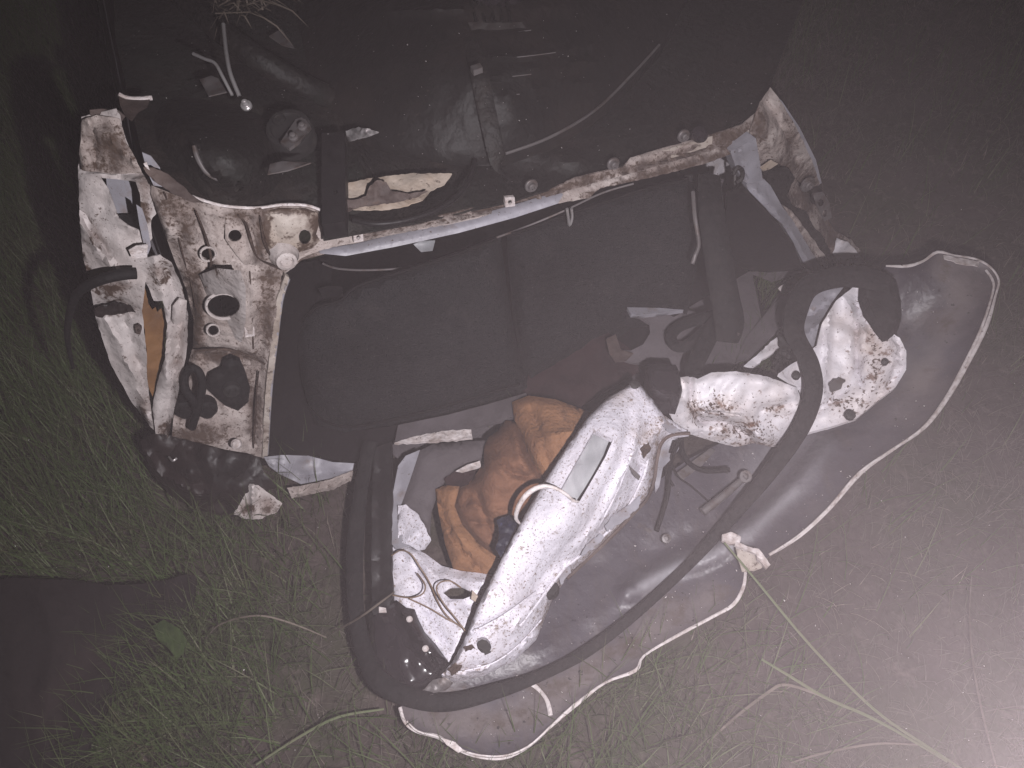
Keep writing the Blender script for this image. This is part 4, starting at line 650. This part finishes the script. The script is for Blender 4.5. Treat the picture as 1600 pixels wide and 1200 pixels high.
cl = panel('brown_cloth', [(756, 700), (762, 684), (778, 672), (790, 656), (806, 660), (816, 680), (824, 704), (846, 744), (868, 756), (850, 790), (830, 822), (806, 852), (784, 872), (752, 854), (722, 822), (708, 792), (712, 764), (738, 748), (756, 724)],
      Z((756, 700, .16), (790, 656, .17), (868, 756, .17), (806, 852, .10), (722, 822, .09), (780, 720, .22), (790, 790, .16), (738, 760, .14)), M['brown'], None, step=4, amp=.011, freq=34, thick=.004, edge=(-.02, 6),
      cre=[([(765, 705), (800, 740), (830, 745)], -.016, 6), ([(800, 665), (815, 720), (840, 760)], .014, 7), ([(735, 790), (790, 800), (830, 780)], .012, 7), ([(725, 815), (780, 820)], -.01, 5), ([(745, 770), (770, 840)], -.012, 5)])
tag(cl, 'crumpled dark rust-brown cloth heaped inside the tailgate window opening', 'cloth')
cl = panel('tan_cloth', [(800, 628), (826, 618), (868, 624), (912, 640), (936, 652), (918, 680), (890, 720), (864, 758), (846, 746), (826, 706), (816, 678), (804, 656)], Z((800, 628, .17), (936, 652, .20), (864, 758, .18), (816, 678, .19), (870, 680, .23)), M['tan'], None, step=5, amp=.008, freq=34, thick=.004, edge=(-.015, 6), cre=[([(830, 640), (850, 690), (860, 740)], -.008, 5), ([(860, 680), (900, 672)], .008, 5)])
tag(cl, 'flat tan cloth tucked behind the white tailgate beam beside the brown heap', 'cloth')
cl = panel('tan_cloth_flap', [(680, 764), (696, 758), (718, 760), (710, 790), (722, 820), (750, 852), (782, 874), (778, 888), (760, 898), (734, 894), (708, 888), (696, 852), (686, 806)], Z((680, 764, .12), (718, 760, .15), (782, 874, .12), (708, 888, .10), (720, 850, .13)), M['tan'], None, step=5, amp=.007, freq=24, thick=.004, edge=(-.010, 5), cre=[([(688, 790), (708, 840), (750, 890)], -.010, 3), ([(712, 830), (740, 870)], .006, 6)])
tag(cl, 'folded tan cloth flap with a stitched edge lying on the white lower panel', 'cloth')
cl = panel('blue_scrap', [(776, 812), (796, 804), (814, 810), (808, 832), (794, 858), (784, 872), (774, 858), (780, 836)], Z((790, 830, .19)), M['blue'], None, step=4, amp=.008, freq=10, jag=1)
tag(cl, 'small navy blue scrap caught between brown cloth and white beam', 'scrap')
cl = panel('maroon_cloth', [(694, 748), (712, 736), (750, 728), (764, 722), (768, 740), (740, 752), (712, 764), (700, 762)], Z((730, 744, .12)), M['maroon'], None, step=5, amp=.008, freq=14, jag=.6)
tag(cl, 'dark maroon cloth corner under the grey window trim', 'cloth')
cl = panel('white_paper_scrap', [(712, 736), (730, 726), (750, 720), (752, 730), (722, 738)], Z((732, 730, .145)), M['hem'], None, step=4, amp=.003, freq=8)
tag(cl, 'thin white paper sliver sticking out above the maroon cloth', 'paper')
mt = panel('dark_rubber_mat', [(-60, 906), (40, 903), (110, 906), (160, 914), (205, 914), (250, 908), (292, 897), (306, 900), (300, 950), (262, 985), (226, 1040), (170, 1100), (140, 1160), (130, 1230), (-90, 1240)],
      Z((-60, 906, .10), (205, 914, .10), (300, 900, .09), (300, 950, .05), (130, 1230, .03), (-90, 1240, .06), (100, 1050, .09)), M['mat'], None, step=9, amp=.012, freq=60, thick=.010, jag=1.2, cre=[([(60, 906), (90, 1000), (60, 1150)], .012, 16), ([(250, 905), (200, 990), (120, 1060)], -.010, 14)])
tag(mt, 'smooth dark sheet with a straight edge lying in the green grass', 'rubber mat')  # plain dark sheet, low over the ground at lower left

# ------------------------------------------------------------------ GRASS
keep_out = [skin_edge + [(1250, 560), (1080, 590), (990, 597), (880, 705), (760, 690), (600, 690), (556, 860), (556, 1000), (600, 1080)],
            [(-60, 906), (205, 914), (262, 900), (240, 950), (190, 1020), (120, 1130), (100, 1230), (-90, 1240)],
            [(219, 690), (404, 714), (432, 760), (374, 806), (296, 790), (234, 734)]]
cf = [BL - AX * .12, BR + AX * .03, BR + AX * .03 + FO * 2.6, BL - AX * .12 + FO * 2.6]
cfp = [(p.x, p.y) for p in cf]
def blades(name, mt, n, region, dens, length, width, lean, seed, kind='stuff', only=None):
    r = np.random.default_rng(seed); V = []; Fc = []
    (x0, x1, y0, y1) = region; got = 0; tries = 0
    while got < n and tries < 60:
        tries += 1
        B = np.c_[r.uniform(x0, x1, 4000), r.uniform(y0, y1, 4000)]
        px = np.array([to_px(Vector((b[0], b[1], 0))) for b in B])
        ok = inside(px, only) if only else ~inside(B, cfp)
        for k in (() if only else keep_out): ok &= ~inside(px, k)
        p = dens(B, px); ok &= r.random(len(B)) < p
        for (bx, by) in B[ok]:
            if got >= n: break
            got += 1
            L = r.uniform(*length); wd = r.uniform(*width); az = r.uniform(0, 2 * math.pi); ln = r.uniform(*lean)
            d = np.array([math.cos(az), math.sin(az)]); sd = np.array([-d[1], d[0]]) * wd * .5
            z0 = ground_z(bx, by) - .006; bend = r.uniform(.3, 1.1); base = len(V); c = np.array([bx, by, z0]); a = ln * .5
            for i in range(4):
                t = i / 3; wk = (1 - t ** 1.6)
                if i < 3:
                    V.append((c[0] + sd[0] * wk, c[1] + sd[1] * wk, c[2])); V.append((c[0] - sd[0] * wk, c[1] - sd[1] * wk, c[2]))
                else: V.append(tuple(c))
                a2 = a + bend * t * ln
                c = c + np.array([d[0] * math.sin(a2), d[1] * math.sin(a2), math.cos(a2)]) * L / 3
                c[2] = max(c[2], z0 + .008 + .006 * r.random())
            Fc += [(base, base + 1, base + 3, base + 2), (base + 2, base + 3, base + 5, base + 4), (base + 4, base + 5, base + 6)]
    o = link(name, V, Fc, mt, None, 180); o['kind'] = kind
    return o
def nz(B, s, k): return np.array([noise.noise(Vector((b[0] * s, b[1] * s, k))) for b in B])
def d_green(B, px):
    # lush on the side beyond the lamp seat, patchy elsewhere, worn bare by feet to the right
    left = np.clip((-.34 - B[:, 0]) / .2, 0, 1) * np.clip(.75 + .9 * nz(B, 1.7, 7.), .15, 1)
    low = np.exp(-((B[:, 0] - .05) / .35) ** 2 - ((B[:, 1] - .35) / .3) ** 2) * .5
    return np.clip(left + low + .03 + .12 * nz(B, 2.2, 4.), 0.01, 1)
blades('green_grass', M['grass1'], 52000, (-2.0, 2.8, -.4, 3.6), d_green, (.05, .19), (.0012, .0032), (.3, 1.3), 1)['label'] = 'green grass growing round the wreck'
blades('pale_grass', M['grass2'], 5200, (-1.7, 1.4, -.3, 2.4), d_green, (.06, .18), (.0014, .0030), (.3, 1.3), 2)['label'] = 'pale yellow green grass blades mixed in'
gp1 = [(1168, 422), (1210, 425), (1240, 432), (1212, 470), (1190, 500), (1178, 470)]; gp2 = [(1130, 588), (1150, 566), (1205, 528), (1222, 512), (1220, 566), (1200, 582), (1168, 588)]
o0 = onz(1200, 460, 0); o1 = onz(1180, 560, 0)
blades('grass_under_roof', M['grass1'], 420, (o0.x - .2, o0.x + .2, o0.y - .2, o0.y + .2), lambda B, px: np.ones(len(B)), (.06, .14), (.0014, .003), (.2, 1.0), 12, only=gp1)['label'] = 'grass showing through the torn roof beside the pillar'
blades('grass_under_roof', M['grass1'], 420, (o1.x - .2, o1.x + .2, o1.y - .2, o1.y + .2), lambda B, px: np.ones(len(B)), (.06, .14), (.0014, .003), (.2, 1.0), 13, only=gp2)['label'] = 'grass showing through the torn roof behind the tailgate'
def d_straw(B, px): return np.clip(.45 + .5 * nz(B, 3., 9.) - np.clip((-.3 - B[:, 0]) / .3, 0, .3), .05, 1)
blades('dry_straw', M['straw'], 6500, (-1.6, 2.6, -.3, 3.2), d_straw, (.015, .08), (.0008, .0022), (1.35, 1.6), 3)['label'] = 'short dry straw trodden into the soil'
blades('matted_thatch', M['thatch'], 30000, (-.6, 2.6, -.3, 3.0), lambda B, px: np.clip(.5 + .9 * nz(B, 2.6, 2.), .05, 1), (.02, .085), (.0008, .0020), (1.1, 1.6), 31)['label'] = 'matted brown thatch trodden flat over the soil'
tf = [(205, 1040), (240, 990), (300, 950), (350, 1010), (380, 1100), (350, 1210), (150, 1210), (165, 1110)]; o2 = onz(270, 1080, 0)
blades('grass_clump', M['grass1'], 480, (o2.x - .25, o2.x + .25, o2.y - .3, o2.y + .3), lambda B, px: np.ones(len(B)), (.08, .20), (.0016, .0036), (.2, 1.1), 14, only=tf)['label'] = 'tall green grass clump overhanging the dark sheet'
for o in bpy.data.objects:
    if o.get('kind') == 'stuff' and 'category' not in o: o['category'] = 'grass'

def stem(pts, r, mt, label, group=None, name='grass_stem', flat=.3):  # long grass stems and stalks, swept as flattened tubes
    o = tube(name, [onz(*p) for p in pts], [r * (.5 + .6 * math.sin(math.pi * (.15 + .7 * i / (len(pts) - 1)))) for i in range(len(pts))], mt, None, 6, 6, flat=flat)
    return tag(o, label, 'grass stem', group)
stem([(1132, 848, .165), (1180, 905, .15), (1250, 990, .13), (1310, 1055, .11), (1380, 1120, .09), (1470, 1180, .06), (1560, 1240, .03)], .0023, M['grass2'], 'long green stem leaning on the white splinters of the tailgate edge')
stem([(1190, 1030, .10), (1230, 1054, .10), (1290, 1090, .10), (1350, 1116, .09), (1400, 1142, .08), (1480, 1190, .05)], .0025, M['grass2'], 'broad pale stem crossing the long leaning green stem')
stem([(1105, 1160, .03), (1150, 1120, .05), (1200, 1082, .07), (1226, 1070, .08), (1270, 1082, .08), (1310, 1100, .08)], .0022, M['straw'], 'bent dry stem folded at its middle in front of the tailgate edge')
stem([(1518, 900, .02), (1515, 960, .05), (1520, 1030, .08), (1534, 1110, .11), (1560, 1210, .14)], .0016, M['straw'], 'single thin upright stem standing alone on the bare soil')
stem([(1236, 1192, .03), (1290, 1176, .05), (1370, 1162, .06), (1440, 1164, .05)], .0016, M['straw'], 'short arched dry stem flat on the soil under the crossing stems')
stem([(520, 988, .05), (560, 966, .11), (596, 940, .14), (616, 925, .13)], .0022, M['straw'], 'thin dry stalk resting across the black window frame')
stem([(320, 1000, .03), (345, 975, .06), (400, 962, .09), (450, 972, .08), (510, 996, .05)], .0014, M['straw'], 'thin arching dry stalk on the dark soil beside the dark sheet')
stem([(400, 1195, .03), (470, 1150, .04), (530, 1120, .05), (600, 1108, .05)], .0020, M['grass2'], 'pale stalk lying before the rounded end of the tailgate')
def leaf(pts, mt, label, zf):
    o = panel('broad_leaf', pts, zf, mt, None, step=5, amp=.004, freq=14, thick=.001); return tag(o, label, 'leaf')
leaf([(238, 978), (256, 968), (280, 982), (292, 1000), (286, 1022), (276, 1030), (262, 1012), (246, 1000)], M['leaf'], 'broad bright green leaf at the end of the dark sheet', Z((238, 978, .10), (286, 1022, .11), (256, 968, .12)))
# tuft caught on the underside
V = []; Fc = []; r = np.random.default_rng(5)
for k in range(90):
    a = onz(r.uniform(330, 430), r.uniform(-20, 24), .74 + r.uniform(-.02, .02)); az = r.uniform(0, 6.28); L = r.uniform(.03, .10)
    d = Vector((math.cos(az), math.sin(az), r.uniform(-.4, .4))) * L; s = Vector((-math.sin(az), math.cos(az), .2)) * .0015; i = len(V)
    V += [a - s, a + s, a + d * .6 + s + Vector((0, 0, .012)), a + d * .6 - s + Vector((0, 0, .012)), a + d]; Fc += [(i, i + 1, i + 2, i + 3), (i + 3, i + 2, i + 4)]
tag(link('grass_tuft', V, Fc, M['straw'], None, 180), 'torn tuft of grass caught on the axle of the upturned car', 'grass tuft')

# ------------------------------------------------------------------ glass crumbs and paint chips
def crumbs(name, label, spots, mt, seed):
    r = np.random.default_rng(seed); V = []; Fc = []
    for (px, py, z_, s) in spots:
        c = onz(px, py, z_); i = len(V); q = [Vector(r.normal(size=3)).normalized() * s * r.uniform(.6, 1.4) for _ in range(4)]
        V += [c + k for k in q]; Fc += [(i, i + 1, i + 2), (i, i + 3, i + 1), (i + 1, i + 3, i + 2), (i + 2, i + 3, i)]
    o = link(name, V, Fc, mt, None, 0); o['kind'] = 'stuff'; o['label'] = label; o['category'] = 'debris'
r = np.random.default_rng(11); sp = []
cand = np.c_[r.uniform(700, 1480, 900), r.uniform(450, 1150, 900)]; ok = inside(cand, skin_edge + skin_in)
for p in cand[ok][:230]: sp.append((p[0], p[1], float(skz.f([p])[0]) + .004, r.choice([.0012, .0016, .0022, .003], p=[.5, .3, .14, .06])))
crumbs('paint_chips', 'white paint and glass chips strewn over the tailgate skin', sp, M['glass'], 21)
sp = []
for _ in range(220):
    px, py = r.uniform(150, 1250), r.uniform(20, 300)
    sp.append((px, py, .66 if px < 480 else .64, r.choice([.0008, .0012, .002], p=[.6, .3, .1])))
sp = [(px, py, z_, s) for px, py, z_, s in sp if not inside([(px, py)], sill_mid + [(1190, 420), (440, 720)])[0]]
tz = bpy.data.objects['fuel_tank'], bpy.data.objects['silencer'], bpy.data.objects['floor_pan']
bpy.context.view_layer.update(); dg = bpy.context.evaluated_depsgraph_get(); usp = []
for px, py, z_, s_ in sp:
    hit, loc, nrm_, ix, ho, mw = scn.ray_cast(dg, EYE, ray(px, py).normalized())
    if hit and ho is not None and ho.name.split('.')[0] in ('fuel_tank', 'silencer', 'floor_pan', 'bumper_bracket', 'dark_gusset', 'tank_strap'): usp.append((px, py, loc.z + .002, s_ * .9))
crumbs('sparkle_crumbs', 'white crumbs doubling as scratch sparkles on the black underside', usp, M['glass'], 23)  # white crumbs also stand in for glints on the scratched underside
sp2 = [(r.uniform(0, 1600), r.uniform(300, 1200)) for _ in range(420)]
sp2 = [p for p in sp2 if not any(inside([p], k)[0] for k in keep_out) and not inside([p], [(125, 170), (1190, 150), (1560, 400), (1300, 800), (420, 760), (240, 680)])[0]]
crumbs('glass_crumbs', 'tiny glass crumbs glinting in the grass', [(p[0], p[1], .012, r.choice([.0010, .0016, .0024], p=[.6, .3, .1])) for p in sp2], M['glass'], 22)

# ------------------------------------------------------------------ night mist lit by the flash
hv = [(x, y, z_) for z_ in (-1.2, 2.2) for y in (-48, 48) for x in (-48, 48)]
hz = link('haze', hv, [(0, 2, 3, 1), (4, 5, 7, 6), (0, 1, 5, 4), (2, 6, 7, 3), (0, 4, 6, 2), (1, 3, 7, 5)], M['soil'], None, 0, 'stuff')
hm = bpy.data.materials.new('mist'); hm.use_nodes = True; nt = hm.node_tree; nt.nodes.clear()
out = nt.nodes.new('ShaderNodeOutputMaterial'); pv = nt.nodes.new('ShaderNodeVolumePrincipled')
pv.inputs['Color'].default_value = (.90, .77, .79, 1); pv.inputs['Density'].default_value = .0088; pv.inputs['Anisotropy'].default_value = -0.42
nt.links.new(pv.outputs[0], out.inputs['Volume'])
hz.data.materials.clear(); hz.data.materials.append(hm); hz['label'] = 'thin night mist lit by the flash'; hz['category'] = 'haze'
